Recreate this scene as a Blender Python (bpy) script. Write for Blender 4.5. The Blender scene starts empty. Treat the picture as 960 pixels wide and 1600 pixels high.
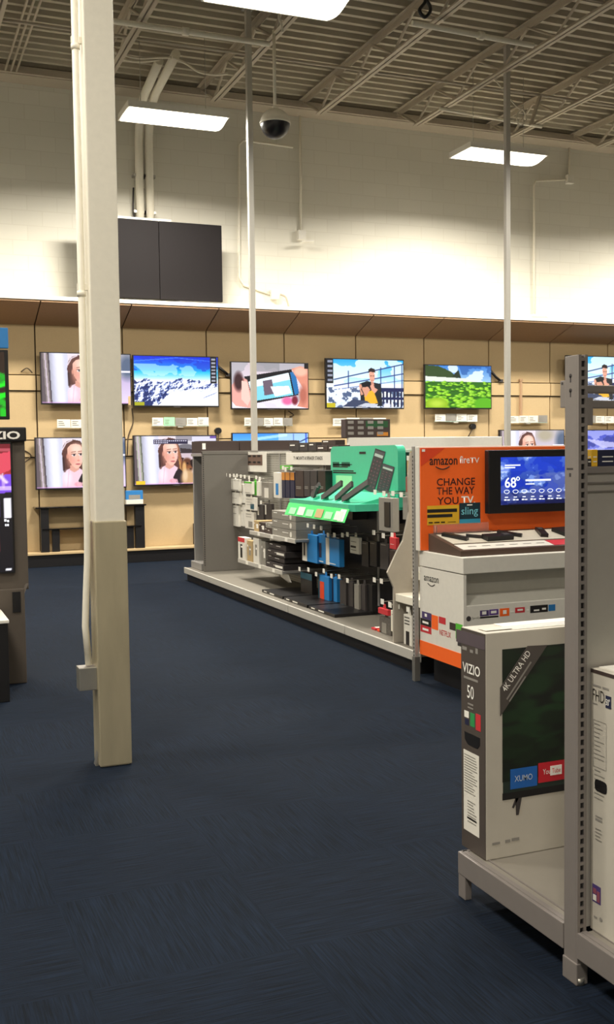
import bpy, bmesh, math, random
import numpy as np
from mathutils import Vector, Matrix
random.seed(7)
S = bpy.context.scene
COL = S.collection

# ------------------------------------------------------------------ camera, world, exposure
H = 1.5
F, PITCH, ROLL, YAW = 1621.32, 0.0573474, -0.0126511, 0.3865267
fw = Vector((math.sin(YAW)*math.cos(PITCH), math.cos(YAW)*math.cos(PITCH), -math.sin(PITCH)))
rt0 = Vector((math.cos(YAW), -math.sin(YAW), 0)); up0 = rt0.cross(fw)
RT = rt0*math.cos(ROLL) + up0*math.sin(ROLL); UP = -rt0*math.sin(ROLL) + up0*math.cos(ROLL)
CAM = Vector((0, 0, H))
cd = bpy.data.cameras.new('camera'); cam = bpy.data.objects.new('camera', cd); COL.objects.link(cam)
cam.matrix_world = Matrix(((RT.x, UP.x, -fw.x, 0), (RT.y, UP.y, -fw.y, 0), (RT.z, UP.z, -fw.z, H), (0, 0, 0, 1)))
cd.sensor_fit = 'VERTICAL'; cd.sensor_height = 36; cd.lens = 36*F/1600; cd.clip_end = 100; cd.clip_start = .05
S.camera = cam
W = bpy.data.worlds.new('world'); S.world = W; W.use_nodes = True
W.node_tree.nodes['Background'].inputs[0].default_value = (.55, .5, .45, 1)
W.node_tree.nodes['Background'].inputs[1].default_value = .05
S.view_settings.view_transform = 'Standard'; S.view_settings.look = 'None'
S.view_settings.gamma = 1; S.view_settings.use_curve_mapping = False
S.view_settings.exposure = 0.0
LAMP_W = 300.0          # each ceiling fixture
LAMP_COL = (1.0, .94, .83)
SCREEN = 1.25           # strength of the lit screens

def ray(px, py): return fw + RT*((px-480)/F) + UP*((800-py)/F)
def aX(px, py, X): d = ray(px, py); return CAM + d*(X/d.x)      # point seen at a photo pixel, on a plane of the place
def aY(px, py, Y): d = ray(px, py); return CAM + d*(Y/d.y)
def aZ(px, py, z): d = ray(px, py); return CAM + d*((z-H)/d.z)

# ------------------------------------------------------------------ materials
def lin(c):
    if isinstance(c, str): c = tuple(int(c[i:i+2], 16)/255 for i in (0, 2, 4))
    return tuple((v/12.92 if v <= .04045 else ((v+.055)/1.055)**2.4) for v in c)
MATS = {}
def mat(name, col, rough=.6, metal=0, noise=.06, scale=30, spec=.5, bump=0, emit=0, stretch=None):
    if name in MATS: return MATS[name]
    m = bpy.data.materials.new(name); m.use_nodes = True; nt = m.node_tree; b = nt.nodes['Principled BSDF']
    c = lin(col)
    b.inputs['Roughness'].default_value = rough; b.inputs['Metallic'].default_value = metal
    b.inputs['Specular IOR Level'].default_value = spec
    tc = nt.nodes.new('ShaderNodeTexCoord'); n = nt.nodes.new('ShaderNodeTexNoise'); n.inputs['Scale'].default_value = scale
    n.inputs['Detail'].default_value = 4
    src = tc.outputs['Object']
    if stretch:
        mp = nt.nodes.new('ShaderNodeMapping'); mp.inputs['Scale'].default_value = stretch
        nt.links.new(src, mp.inputs[0]); src = mp.outputs[0]
    nt.links.new(src, n.inputs['Vector'])
    mx = nt.nodes.new('ShaderNodeMix'); mx.data_type = 'RGBA'
    mx.inputs[6].default_value = tuple(max(0, v*(1-noise)) for v in c)+(1,)
    mx.inputs[7].default_value = tuple(min(1, v*(1+noise)) for v in c)+(1,)
    nt.links.new(n.outputs[0], mx.inputs[0]); nt.links.new(mx.outputs[2], b.inputs['Base Color'])
    if bump:
        bp = nt.nodes.new('ShaderNodeBump'); bp.inputs['Strength'].default_value = bump; bp.inputs['Distance'].default_value = .004
        nt.links.new(n.outputs[0], bp.inputs['Height']); nt.links.new(bp.outputs[0], b.inputs['Normal'])
    if emit:
        nt.links.new(mx.outputs[2], b.inputs['Emission Color']); b.inputs['Emission Strength'].default_value = emit
    MATS[name] = m; return m
def picture_mat(name, emit):
    if name in MATS: return MATS[name]
    m = bpy.data.materials.new(name); m.use_nodes = True; nt = m.node_tree; b = nt.nodes['Principled BSDF']
    a = nt.nodes.new('ShaderNodeAttribute'); a.attribute_name = 'picture'
    if emit:
        b.inputs['Base Color'].default_value = (.01, .01, .012, 1); b.inputs['Roughness'].default_value = .25
        nt.links.new(a.outputs['Color'], b.inputs['Emission Color']); b.inputs['Emission Strength'].default_value = emit
    else:
        nt.links.new(a.outputs['Color'], b.inputs['Base Color']); b.inputs['Roughness'].default_value = .45
    MATS[name] = m; return m
LIT = picture_mat('lit_screen', SCREEN); PRINT = picture_mat('printed_picture', 0)

M_black = mat('black_plastic', '161517', .4); M_dark = mat('charcoal', '3a3535', .6); M_white = mat('white_card', 'dedad0', .6)
M_cream = mat('cream_paint', 'eae4d4', .55, bump=.1); M_steel = mat('galvanized_steel', 'b5b2aa', .38, .85, .15, 8)
M_grey = mat('grey_shelf_metal', '9b9894', .5, .15, .04); M_lgrey = mat('light_shelf_metal', 'bdbab2', .5, .1, .04)
M_rack = mat('rack_grey_metal', '827b77', .45, .2, .05); M_tag = mat('white_price_tag', 'f0ede4', .5)
M_tan = mat('tan_wall_panel', 'bda47b', .75, 0, .05, 60, bump=.15); M_soff = mat('brown_soffit_board', 'ab8a6a', .8, 0, .1, 40)
M_seam = mat('dark_seam', '4a3c2c', .8); M_wtrim = mat('white_trim', 'ece8dc', .5)
M_green = mat('mint_green_plastic', '42bd98', .35); M_lime = mat('pale_green_card', '9fe3ae', .5); M_bgreen = mat('bright_green_strip', '4be07a', .3)
M_orange = mat('orange_board', 'ff6a20', .55); M_orred = mat('red_orange_corner', 'e4481f', .55); M_yellow = mat('yellow_label', 'e6b52a', .5)
M_brown = mat('brown_tray', '4d3a30', .5); M_clear = mat('clear_strip', 'cfe6d8', .2)
M_blue = mat('bright_blue_card', '1f7fc4', .5); M_navy = mat('navy_card', '1f2340', .5); M_red = mat('red_card', 'c8323a', .5)
M_tanbox = mat('tan_card', 'b39a6e', .7); M_gbox = mat('grey_card', '8c8880', .6); M_dbrown = mat('dark_brown_card', '3d302c', .6)
M_orbox = mat('amber_card', 'c8822e', .5); M_teal = mat('dark_teal_card', '1d4f60', .5); M_ltext = mat('white_ink', 'f2efe8', .6)
M_btext = mat('black_ink', '1c1715', .6); M_gtext = mat('grey_ink', '8a8680', .6); M_pgreen = mat('leaf_green_card', '58b83a', .5)
M_purple = mat('purple_card', '4a3a6a', .5); M_cable = mat('white_cable', 'd8d2c2', .5); M_wood = mat('black_glass', '0f0e10', .12)
M_joist = mat('joist_paint', 'b4a998', .6, .1); M_deck = mat('ceiling_deck', 'b0a794', .55, .15, .1, 6)
M_dblue = mat('display_blue', '2b78b8', .5); M_taupe = mat('taupe_cabinet', '51483f', .6); M_screen_off = mat('dark_grey_panel', '181415', .7, spec=.2)
M_pole = mat('pale_pole_paint', 'b8b4ab', .45, .1, .04)
M_ddeck = mat('dark_deck_metal', '7d786e', .5, .1, .08)  # grey-brown base deck, toned darker than the shelf metal of its lip

def carpet():
    m = bpy.data.materials.new('navy_carpet_tile'); m.use_nodes = True; nt = m.node_tree; b = nt.nodes['Principled BSDF']
    N = nt.nodes.new; L = nt.links.new
    tc = N('ShaderNodeTexCoord')
    def streak(sc):
        mp = N('ShaderNodeMapping'); mp.inputs['Scale'].default_value = sc; L(tc.outputs['Object'], mp.inputs[0])
        n = N('ShaderNodeTexNoise'); n.inputs['Scale'].default_value = 1; n.inputs['Detail'].default_value = 3; n.inputs['Roughness'].default_value = .65
        L(mp.outputs[0], n.inputs['Vector']); return n
    a = streak((5, 170, 1)); c = streak((170, 5, 1))
    ck = N('ShaderNodeTexChecker'); ck.inputs['Scale'].default_value = 1/.61
    mp2 = N('ShaderNodeMapping'); mp2.inputs['Location'].default_value = (.13, .21, .5); L(tc.outputs['Object'], mp2.inputs[0]); L(mp2.outputs[0], ck.inputs['Vector'])
    mx = N('ShaderNodeMix'); mx.data_type = 'FLOAT'; L(ck.outputs['Fac'], mx.inputs[0]); L(a.outputs[0], mx.inputs[2]); L(c.outputs[0], mx.inputs[3])
    cr = N('ShaderNodeValToRGB'); L(mx.outputs[0], cr.inputs[0])
    e = cr.color_ramp.elements
    e[0].position = .33; e[0].color = lin('04080f')+(1,); e[1].position = .72; e[1].color = lin('111c2c')+(1,)
    big = N('ShaderNodeTexNoise'); big.inputs['Scale'].default_value = 1.3; L(tc.outputs['Object'], big.inputs['Vector'])
    mr = N('ShaderNodeMapRange'); mr.inputs[3].default_value = .8; mr.inputs[4].default_value = 1.2; L(big.outputs[0], mr.inputs[0])
    vm = N('ShaderNodeVectorMath'); vm.operation = 'SCALE'; L(cr.outputs[0], vm.inputs[0]); L(mr.outputs[0], vm.inputs['Scale'])
    L(vm.outputs[0], b.inputs['Base Color']); b.inputs['Roughness'].default_value = .95; b.inputs['Specular IOR Level'].default_value = .15
    b.inputs['Sheen Weight'].default_value = .07; b.inputs['Sheen Tint'].default_value = lin('48709c')+(1,)
    bp = N('ShaderNodeBump'); bp.inputs['Strength'].default_value = .4; bp.inputs['Distance'].default_value = .004
    L(mx.outputs[0], bp.inputs['Height']); L(bp.outputs[0], b.inputs['Normal'])
    return m
def blockwall():
    m = bpy.data.materials.new('cream_block_wall'); m.use_nodes = True; nt = m.node_tree; b = nt.nodes['Principled BSDF']
    N = nt.nodes.new; L = nt.links.new
    tc = N('ShaderNodeTexCoord'); mp = N('ShaderNodeMapping'); mp.inputs['Rotation'].default_value = (math.pi/2, 0, 0)
    L(tc.outputs['Object'], mp.inputs[0])
    br = N('ShaderNodeTexBrick'); br.inputs['Scale'].default_value = 1; br.inputs['Brick Width'].default_value = .4; br.inputs['Row Height'].default_value = .2
    br.inputs['Mortar Size'].default_value = .006; br.inputs['Mortar Smooth'].default_value = .3
    br.inputs['Color1'].default_value = lin('dedacd')+(1,); br.inputs['Color2'].default_value = lin('dad6c9')+(1,); br.inputs['Mortar'].default_value = lin('d5d0c2')+(1,)
    L(mp.outputs[0], br.inputs['Vector']); L(br.outputs['Color'], b.inputs['Base Color'])
    bp = N('ShaderNodeBump'); bp.inputs['Strength'].default_value = .12; bp.inputs['Distance'].default_value = .005; bp.invert = True
    L(br.outputs['Fac'], bp.inputs['Height']); L(bp.outputs[0], b.inputs['Normal']); b.inputs['Roughness'].default_value = .7
    return m
def pegboard():
    m = bpy.data.materials.new('grey_pegboard'); m.use_nodes = True; nt = m.node_tree; b = nt.nodes['Principled BSDF']
    N = nt.nodes.new; L = nt.links.new
    tc = N('ShaderNodeTexCoord'); sp = N('ShaderNodeSeparateXYZ'); L(tc.outputs['Object'], sp.inputs[0])
    outs = []
    for ax in ('Y', 'Z'):
        mu = N('ShaderNodeMath'); mu.operation = 'MULTIPLY'; mu.inputs[1].default_value = 1/.0254; L(sp.outputs[ax], mu.inputs[0])
        fr = N('ShaderNodeMath'); fr.operation = 'FRACT'; L(mu.outputs[0], fr.inputs[0])
        sb = N('ShaderNodeMath'); sb.operation = 'SUBTRACT'; sb.inputs[1].default_value = .5; L(fr.outputs[0], sb.inputs[0])
        pw = N('ShaderNodeMath'); pw.operation = 'POWER'; pw.inputs[1].default_value = 2; L(sb.outputs[0], pw.inputs[0]); outs.append(pw)
    ad = N('ShaderNodeMath'); L(outs[0].outputs[0], ad.inputs[0]); L(outs[1].outputs[0], ad.inputs[1])
    lt = N('ShaderNodeMath'); lt.operation = 'LESS_THAN'; lt.inputs[1].default_value = .03; L(ad.outputs[0], lt.inputs[0])
    mx = N('ShaderNodeMix'); mx.data_type = 'RGBA'; L(lt.outputs[0], mx.inputs[0]); mx.inputs[6].default_value = lin('a19d94')+(1,); mx.inputs[7].default_value = lin('35322e')+(1,)
    L(mx.outputs[2], b.inputs['Base Color']); b.inputs['Roughness'].default_value = .6
    return m
M_carpet, M_block, M_peg = carpet(), blockwall(), pegboard()
def emitter(name, col, st):
    m = bpy.data.materials.new(name); m.use_nodes = True; b = m.node_tree.nodes['Principled BSDF']
    b.inputs['Base Color'].default_value = (.8, .8, .8, 1); b.inputs['Emission Color'].default_value = col+(1,); b.inputs['Emission Strength'].default_value = st
    return m
M_lens = emitter('glowing_lens', (1, .95, .82), 6.0)

# ------------------------------------------------------------------ building helpers
def thing(name, label, cat, loc=(0, 0, 0), group=None):
    o = bpy.data.objects.new(name, None); COL.objects.link(o); o.location = loc; o.empty_display_size = .05
    o['label'] = label; o['category'] = cat
    if group: o['group'] = group
    return o
def wloc(o):
    v = Vector((0, 0, 0))
    while o: v += o.location; o = o.parent
    return v
class B:
    """collects shapes in world coordinates; build() links them as ONE mesh object"""
    def __init__(s): s.bm = bmesh.new()
    def box(s, a, b, mi=0, bev=0):
        lo = [min(a[i], b[i]) for i in range(3)]; hi = [max(a[i], b[i]) for i in range(3)]
        vs = [s.bm.verts.new((x, y, z)) for x in (lo[0], hi[0]) for y in (lo[1], hi[1]) for z in (lo[2], hi[2])]
        fs = [s.bm.faces.new([vs[i] for i in q]) for q in ((0, 1, 3, 2), (4, 6, 7, 5), (0, 4, 5, 1), (2, 3, 7, 6), (0, 2, 6, 4), (1, 5, 7, 3))]
        for f in fs: f.material_index = mi
        if bev:
            es = list({e for f in fs for e in f.edges})
            bmesh.ops.bevel(s.bm, geom=es, offset=bev, segments=2, affect='EDGES', profile=.6)
        return s
    def obox(s, c, ax, half, mi=0):
        c = Vector(c); ax = [Vector(a).normalized() for a in ax]
        vs = [s.bm.verts.new(c + ax[0]*half[0]*i + ax[1]*half[1]*j + ax[2]*half[2]*k) for i in (-1, 1) for j in (-1, 1) for k in (-1, 1)]
        for q in ((0, 1, 3, 2), (4, 6, 7, 5), (0, 4, 5, 1), (2, 3, 7, 6), (0, 2, 6, 4), (1, 5, 7, 3)):
            s.bm.faces.new([vs[i] for i in q]).material_index = mi
        return s
    def bar(s, p, q, w, h, mi=0, up=(0, 0, 1)):
        p, q = Vector(p), Vector(q); d = (q-p).normalized(); u = Vector(up)
        if abs(d.dot(u)) > .98: u = Vector((1, 0, 0))
        x = d.cross(u).normalized(); z = x.cross(d)
        return s.obox((p+q)/2, (x, d, z), (w/2, (q-p).length/2, h/2), mi)
    def tube(s, pts, r, n=8, mi=0, caps=True):
        pts = [Vector(p) for p in pts]; rings = []
        rr = r if isinstance(r, (list, tuple)) else [r]*len(pts)
        ref = None
        for i, p in enumerate(pts):
            d = (pts[min(i+1, len(pts)-1)] - pts[max(i-1, 0)]).normalized()
            if ref is None:
                ref = Vector((0, 0, 1)) if abs(d.z) < .9 else Vector((1, 0, 0))
            x = d.cross(ref).normalized(); y = x.cross(d); ref = y if abs(y.dot(d)) < .5 else ref
            rings.append([s.bm.verts.new(p + (x*math.cos(2*math.pi*k/n) + y*math.sin(2*math.pi*k/n))*rr[i]) for k in range(n)])
        for a, b in zip(rings, rings[1:]):
            for k in range(n):
                f = s.bm.faces.new((a[k], a[(k+1) % n], b[(k+1) % n], b[k])); f.smooth = True; f.material_index = mi
        if caps:
            for r_ in (rings[0], rings[-1]): s.bm.faces.new(r_).material_index = mi
        return s
    def prism(s, poly, ext, mi=0):
        """poly: list of 3D points in a plane, extruded along vector ext"""
        e = Vector(ext); a = [s.bm.verts.new(Vector(p)) for p in poly]; b = [s.bm.verts.new(Vector(p)+e) for p in poly]; n = len(a)
        s.bm.faces.new(a).material_index = mi; s.bm.faces.new(b[::-1]).material_index = mi
        for i in range(n): s.bm.faces.new((a[i], a[(i+1) % n], b[(i+1) % n], b[i])).material_index = mi
        return s
    def lathe(s, c, prof, n=24, mi=0):
        c = Vector(c); rings = []
        for r, z in prof:
            rings.append([s.bm.verts.new(c + Vector((r*math.cos(2*math.pi*k/n), r*math.sin(2*math.pi*k/n), z))) for k in range(n)] if r > 1e-6 else [s.bm.verts.new(c+Vector((0, 0, z)))])
        for a, b in zip(rings, rings[1:]):
            for k in range(n):
                A = [a[k % len(a)], a[(k+1) % len(a)], b[(k+1) % len(b)], b[k % len(b)]]
                A = list(dict.fromkeys(A))
                if len(A) > 2: f = s.bm.faces.new(A); f.smooth = True; f.material_index = mi
        return s
    def build(s, name, m, parent=None, loc=None, **props):
        bm = s.bm; bmesh.ops.recalc_face_normals(bm, faces=bm.faces)
        if parent is None and loc is None:
            xs = [v.co for v in bm.verts]
            loc = ((min(v.x for v in xs)+max(v.x for v in xs))/2, (min(v.y for v in xs)+max(v.y for v in xs))/2, min(v.z for v in xs))
        off = wloc(parent) if parent is not None else Vector(loc)
        for v in bm.verts: v.co -= off
        me = bpy.data.meshes.new(name); bm.to_mesh(me); bm.free()
        for x in (m if isinstance(m, (list, tuple)) else [m]): me.materials.append(x)
        o = bpy.data.objects.new(name, me); COL.objects.link(o)
        if parent is not None: o.parent = parent
        else: o.location = loc
        for k, v in props.items(): o[k] = v
        return o
def struct(name, b, m, **k): return b.build(name, m, kind='structure', **k)
def dup(root, offset, label=None):
    r = root.copy(); COL.objects.link(r); r.location = root.location + Vector(offset)
    if label: r['label'] = label
    for ch in list(root.children):
        c = ch.copy(); COL.objects.link(c); c.parent = r
        for g in list(ch.children):
            d = g.copy(); COL.objects.link(d); d.parent = c
    return r
X_, Y_, Z_ = Vector((1, 0, 0)), Vector((0, 1, 0)), Vector((0, 0, 1))
def txt(parent, body, org, u, v, width, height, m, bold=0.0, name='lettering', lift=.0015, shear=0):
    """flat lettering fitted into a width x height box whose lower left corner is org"""
    cu = bpy.data.curves.new('t', 'FONT'); cu.body = body; cu.offset = bold; cu.resolution_u = 3; cu.shear = shear; cu.extrude = .0
    to = bpy.data.objects.new('t', cu); COL.objects.link(to)
    dg = bpy.context.evaluated_depsgraph_get(); dg.update()
    me = bpy.data.meshes.new_from_object(to.evaluated_get(dg)); bpy.data.objects.remove(to); bpy.data.curves.remove(cu)
    co = np.empty(len(me.vertices)*3, dtype=np.float32); me.vertices.foreach_get('co', co); co = co.reshape(-1, 3)
    lo, hi = co.min(0), co.max(0); u = Vector(u).normalized(); v = Vector(v).normalized(); n = u.cross(v)
    off = wloc(parent); org = Vector(org) + n*lift - off
    sx = width/max(hi[0]-lo[0], 1e-6); sy = height/max(hi[1]-lo[1], 1e-6)
    for i, vert in enumerate(me.vertices):
        vert.co = org + u*float((co[i, 0]-lo[0])*sx) + v*float((co[i, 1]-lo[1])*sy)
    me.materials.clear(); me.materials.append(m)
    o = bpy.data.objects.new(name, me); COL.objects.link(o); o.parent = parent; return o
def bars(parent, org, u, v, rects, m, name='fine_print', lift=.0012):
    """a block of tiny unreadable print: rects are (x,y,w,h) in metres on the plane"""
    u = Vector(u); v = Vector(v); n = u.cross(v); org = Vector(org)+n*lift
    left = list(rects); lots = []
    while left:                                             # far-apart blocks of print become parts of their own
        lot = [left.pop()]; grew = True
        while grew:
            grew = False
            for r in list(left):
                for s in lot:
                    gx = max(0, r[0]-s[0]-s[2], s[0]-r[0]-r[2]); gy = max(0, r[1]-s[1]-s[3], s[1]-r[1]-r[3])
                    if math.hypot(gx, gy) <= max(.018, .48*max(*r[2:], *s[2:])): lot.append(r); left.remove(r); grew = True; break
        lots.append(lot)
    for lot in lots:
     b = B()
     for x, y, w, h in lot:
        b.bm.faces.new([b.bm.verts.new(org+u*(x+a*w)+v*(y+c*h)) for a, c in ((0, 0), (1, 0), (1, 1), (0, 1))])
     o = b.build(name, m, parent)
    return o
def decal(parent, name, org, u, v, w, h, m, t=.001):
    u = Vector(u).normalized(); v = Vector(v).normalized(); n = u.cross(v); c = Vector(org)+u*w/2+v*h/2+n*t/2
    return B().obox(c, (u, v, n), (w/2, h/2, t/2)).build(name, m, parent)

# ------------------------------------------------------------------ pictures shown on screens (painted into a mesh colour layer)
class Cv:
    def __init__(s, w, h, c='000000'):
        s.w, s.h = w, h; s.a = np.zeros((h, w, 3)); s.a[:] = s.c(c)
        s.y, s.x = np.mgrid[0:h, 0:w]; s.x = (s.x+.5)/w; s.y = (s.y+.5)/h; s.rng = np.random.RandomState(3)
    @staticmethod
    def c(c): return np.array([int(c[i:i+2], 16)/255 for i in (0, 2, 4)]) if isinstance(c, str) else np.array(c)
    def put(s, m, c, al=1.0): k = (m*al)[..., None] if m.dtype != bool else m[..., None].astype(float)*al; s.a = s.a*(1-k)+s.c(c)*k; return s
    def grad(s, y0, y1, c0, c1, x0=0, x1=1):
        t = np.clip((s.y-y0)/(y1-y0), 0, 1)[..., None]; m = ((s.y >= y0) & (s.y <= y1) & (s.x >= x0) & (s.x <= x1))[..., None]
        s.a = np.where(m, s.c(c0)*(1-t)+s.c(c1)*t, s.a); return s
    def rect(s, x0, y0, x1, y1, c, al=1.0): return s.put((s.x >= x0) & (s.x <= x1) & (s.y >= y0) & (s.y <= y1), c, al)
    def ell(s, cx, cy, rx, ry, c, soft=.12, rot=0, al=1.0):
        dx, dy = (s.x-cx)*s.w/s.h, s.y-cy; ca, sa = math.cos(rot), math.sin(rot)
        d = np.sqrt(((dx*ca+dy*sa)/(rx*s.w/s.h))**2+((dy*ca-dx*sa)/ry)**2); return s.put(np.clip((1+soft-d)/(2*soft), 0, 1), c, al)
    def poly(s, pts, c, al=1.0):
        m = np.zeros(s.x.shape, bool); n = len(pts)
        for i in range(n):
            (x1, y1), (x2, y2) = pts[i], pts[(i+1) % n]
            if y1 == y2: continue
            m ^= ((y1 > s.y) != (y2 > s.y)) & (s.x < (x2-x1)*(s.y-y1)/(y2-y1)+x1)
        return s.put(m, c, al)
    def line(s, x0, y0, x1, y1, t, c, al=1.0):
        k = s.w/s.h; ax, ay, bx_, by = x0*k, y0, x1*k, y1; L2 = (bx_-ax)**2+(by-ay)**2
        u = np.clip(((s.x*k-ax)*(bx_-ax)+(s.y-ay)*(by-ay))/L2, 0, 1)
        d = np.hypot(s.x*k-ax-u*(bx_-ax), s.y-ay-u*(by-ay)); return s.put(np.clip((t-d)/.01+.5, 0, 1), c, al)
    def noise(s, sx, sy, seed):
        r = np.random.RandomState(seed); out = np.zeros(s.x.shape); amp = 1
        for o in range(4):
            gx, gy = int(sx*2**o)+2, int(sy*2**o)+2; g = r.rand(gy+1, gx+1); fx, fy = s.x*(gx-1), s.y*(gy-1)
            ix, iy = fx.astype(int), fy.astype(int); tx, ty = fx-ix, fy-iy; tx = tx*tx*(3-2*tx); ty = ty*ty*(3-2*ty)
            out += amp*((g[iy, ix]*(1-tx)+g[iy, ix+1]*tx)*(1-ty)+(g[iy+1, ix]*(1-tx)+g[iy+1, ix+1]*tx)*ty); amp *= .55
        return (out-out.min())/(out.max()-out.min())
def pic_girl(w=190, h=108, mood=0):
    c = Cv(w, h, 'd9d0dc'); c.grad(0, 1, 'e4d8e0', 'd8cdda')
    if mood:
        c.rect(.50, 0, 1, .36, '9a95a0'); c.rect(.5, .1, .78, .2, 'cfcad2'); c.ell(.62, .23, .1, .06, '6d6a72'); c.rect(.7, .02, 1, .34, 'd6d4ea'); c.poly([(.55, .25), (.72, .28), (.74, .36), (.56, .36)], '352c30')
        c.grad(.36, 1, 'c9b6c0', 'eadde8', .56, 1)
    else:
        c.grad(0, .45, 'bcb4b8', 'cabfd0', .55, 1); c.grad(.45, 1, 'c0aed4', 'e2d2ec', .58, 1); c.ell(.97, .25, .1, .24, '55647e', .4); c.rect(.82, .33, 1, .37, 'e6e4f4'); c.ell(.7, .12, .12, .13, 'b0a690', .4)
    # curtain and white column at the left
    c.rect(0, 0, .12, 1, '8a7f7c' if not mood else 'a9aa9a'); c.poly([(.0, 0), (.02, 0), (.05, 1), (0, 1)], '62565a'); c.poly([(.035, 0), (.05, 0), (.085, 1), (.065, 1)], 'c4b4c0'); c.poly([(.07, 0), (.09, 0), (.125, 1), (.1, 1)], '4b4048' if not mood else '686b5c')
    for k in range(20):
        t = k/19; v = .70+.25*math.sin(math.pi*min(1, t*1.15)*.8); c.poly([(.088+.19*t, 0), (.088+.19*(t+.07), 0), (.115+.185*(t+.07), 1), (.115+.185*t, 1)], (v*.96, v*.96, min(1, v*1.05)))
    # long brown hair behind the face
    c.poly([(.285, .30), (.30, .16), (.34, .07), (.41, .03), (.49, .06), (.53, .16), (.55, .3), (.58, .5), (.62, .72), (.58, .86), (.5, .8), (.47, .62), (.36, .62), (.345, .7), (.30, .68)], '5a3630')
    c.poly([(.50, .12), (.54, .25), (.565, .48), (.60, .7), (.585, .82), (.55, .6), (.52, .35)], '9a6244'); c.poly([(.53, .45), (.57, .6), (.60, .78), (.57, .85), (.545, .68)], 'c08a52'); c.line(.30, .4, .305, .64, .02, '3c2424')
    for k in range(7): c.line(.32+.02*k, .1-.004*k, .31+.012*k, .25, .004, '7a5040', .7)
    c.line(.29, .24, .335, .10, .011, 'e2d0da'); c.line(.335, .10, .40, .045, .011, 'e2d0da')
    # shirt, neck
    c.poly([(.285, 1), (.292, .76), (.335, .64), (.38, .6), (.47, .6), (.52, .66), (.5, .75), (.46, .88), (.49, 1)], 'e6c6d4'); c.ell(.34, .80, .045, .13, 'f4deea', .5); c.line(.36, .64, .34, .98, .006, 'cfa6b8', .7)
    c.poly([(.375, .55), (.47, .55), (.475, .63), (.42, .69), (.37, .64)], 'd99f8e')
    # face turned a little to the right, eyes raised
    c.poly([(.345, .30), (.35, .2), (.385, .13), (.44, .115), (.49, .14), (.517, .22), (.525, .34), (.515, .46), (.495, .55), (.465, .605), (.435, .61), (.395, .55), (.36, .45)], 'eeb7a4')
    c.ell(.375, .42, .03, .14, 'd4937f', .7, al=.7); c.ell(.45, .22, .055, .09, 'f6cfbe', .6); c.ell(.50, .42, .022, .07, 'f3bdb0', .6); c.ell(.415, .45, .025, .06, 'e89c90', .7, al=.6)
    for ex, ey in ((.418, .345), (.492, .335)): c.ell(ex, ey, .021, .023, 'f4ecec', .3); c.ell(ex+.003, ey-.005, .012, .022, '33262c', .3); c.line(ex-.024, ey-.022, ex+.022, ey-.026, .006, '4a2e2c'); c.line(ex-.026, ey-.06, ex+.02, ey-.072, .007, '8a5a48')
    c.line(.463, .35, .472, .44, .004, 'd99a88', .8); c.ell(.468, .452, .016, .017, 'd88c7c', .5); c.ell(.462, .525, .026, .014, 'c25c64', .4); c.line(.44, .522, .485, .52, .003, '8a3a40')
    c.ell(.347, .37, .012, .05, 'cf8f7c', .4)
    # dark sleeve, hand, dog
    c.poly([(.46, .86), (.50, .72), (.545, .68), (.585, .74), (.60, .95), (.55, 1), (.48, .94)], '24171c'); c.ell(.462, .93, .045, .045, 'e4a0b0', .25)
    for k in range(4): c.line(.45+.018*k, .90, .462+.018*k, .965, .008, 'f0b8c4'); 
    if mood:
        c.ell(.635, .62, .075, .16, '5c3420', .15); c.poly([(.67, .52), (.735, .44), (.755, .5), (.72, .66), (.68, .64)], '241412'); c.poly([(.58, .52), (.56, .44), (.6, .46)], '3a2016'); c.ell(.60, .66, .025, .12, 'd6a468', .3); c.ell(.66, .66, .03, .05, '8a5430', .3); c.ell(.675, .69, .014, .018, '120a0a'); c.ell(.64, .57, .012, .014, '100808')
        c.ell(.645, .88, .085, .18, 'c29a6e', .25); c.ell(.61, .82, .03, .12, 'e2c29c', .4)
        c.rect(.23, .075, .645, .165, '2a2540')
        for i in range(16): c.rect(.24+i*.025, .09, .255+i*.025, .115, 'dcd8ee')
        for i in range(7): c.rect(.24+i*.025, .13, .255+i*.025, .152, 'dcd8ee')
        c.rect(.92, 0, 1, .06, '6a4f9a')
    c.rect(0, .975, 1, 1, 'd79ae0', .5)
    return c
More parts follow.
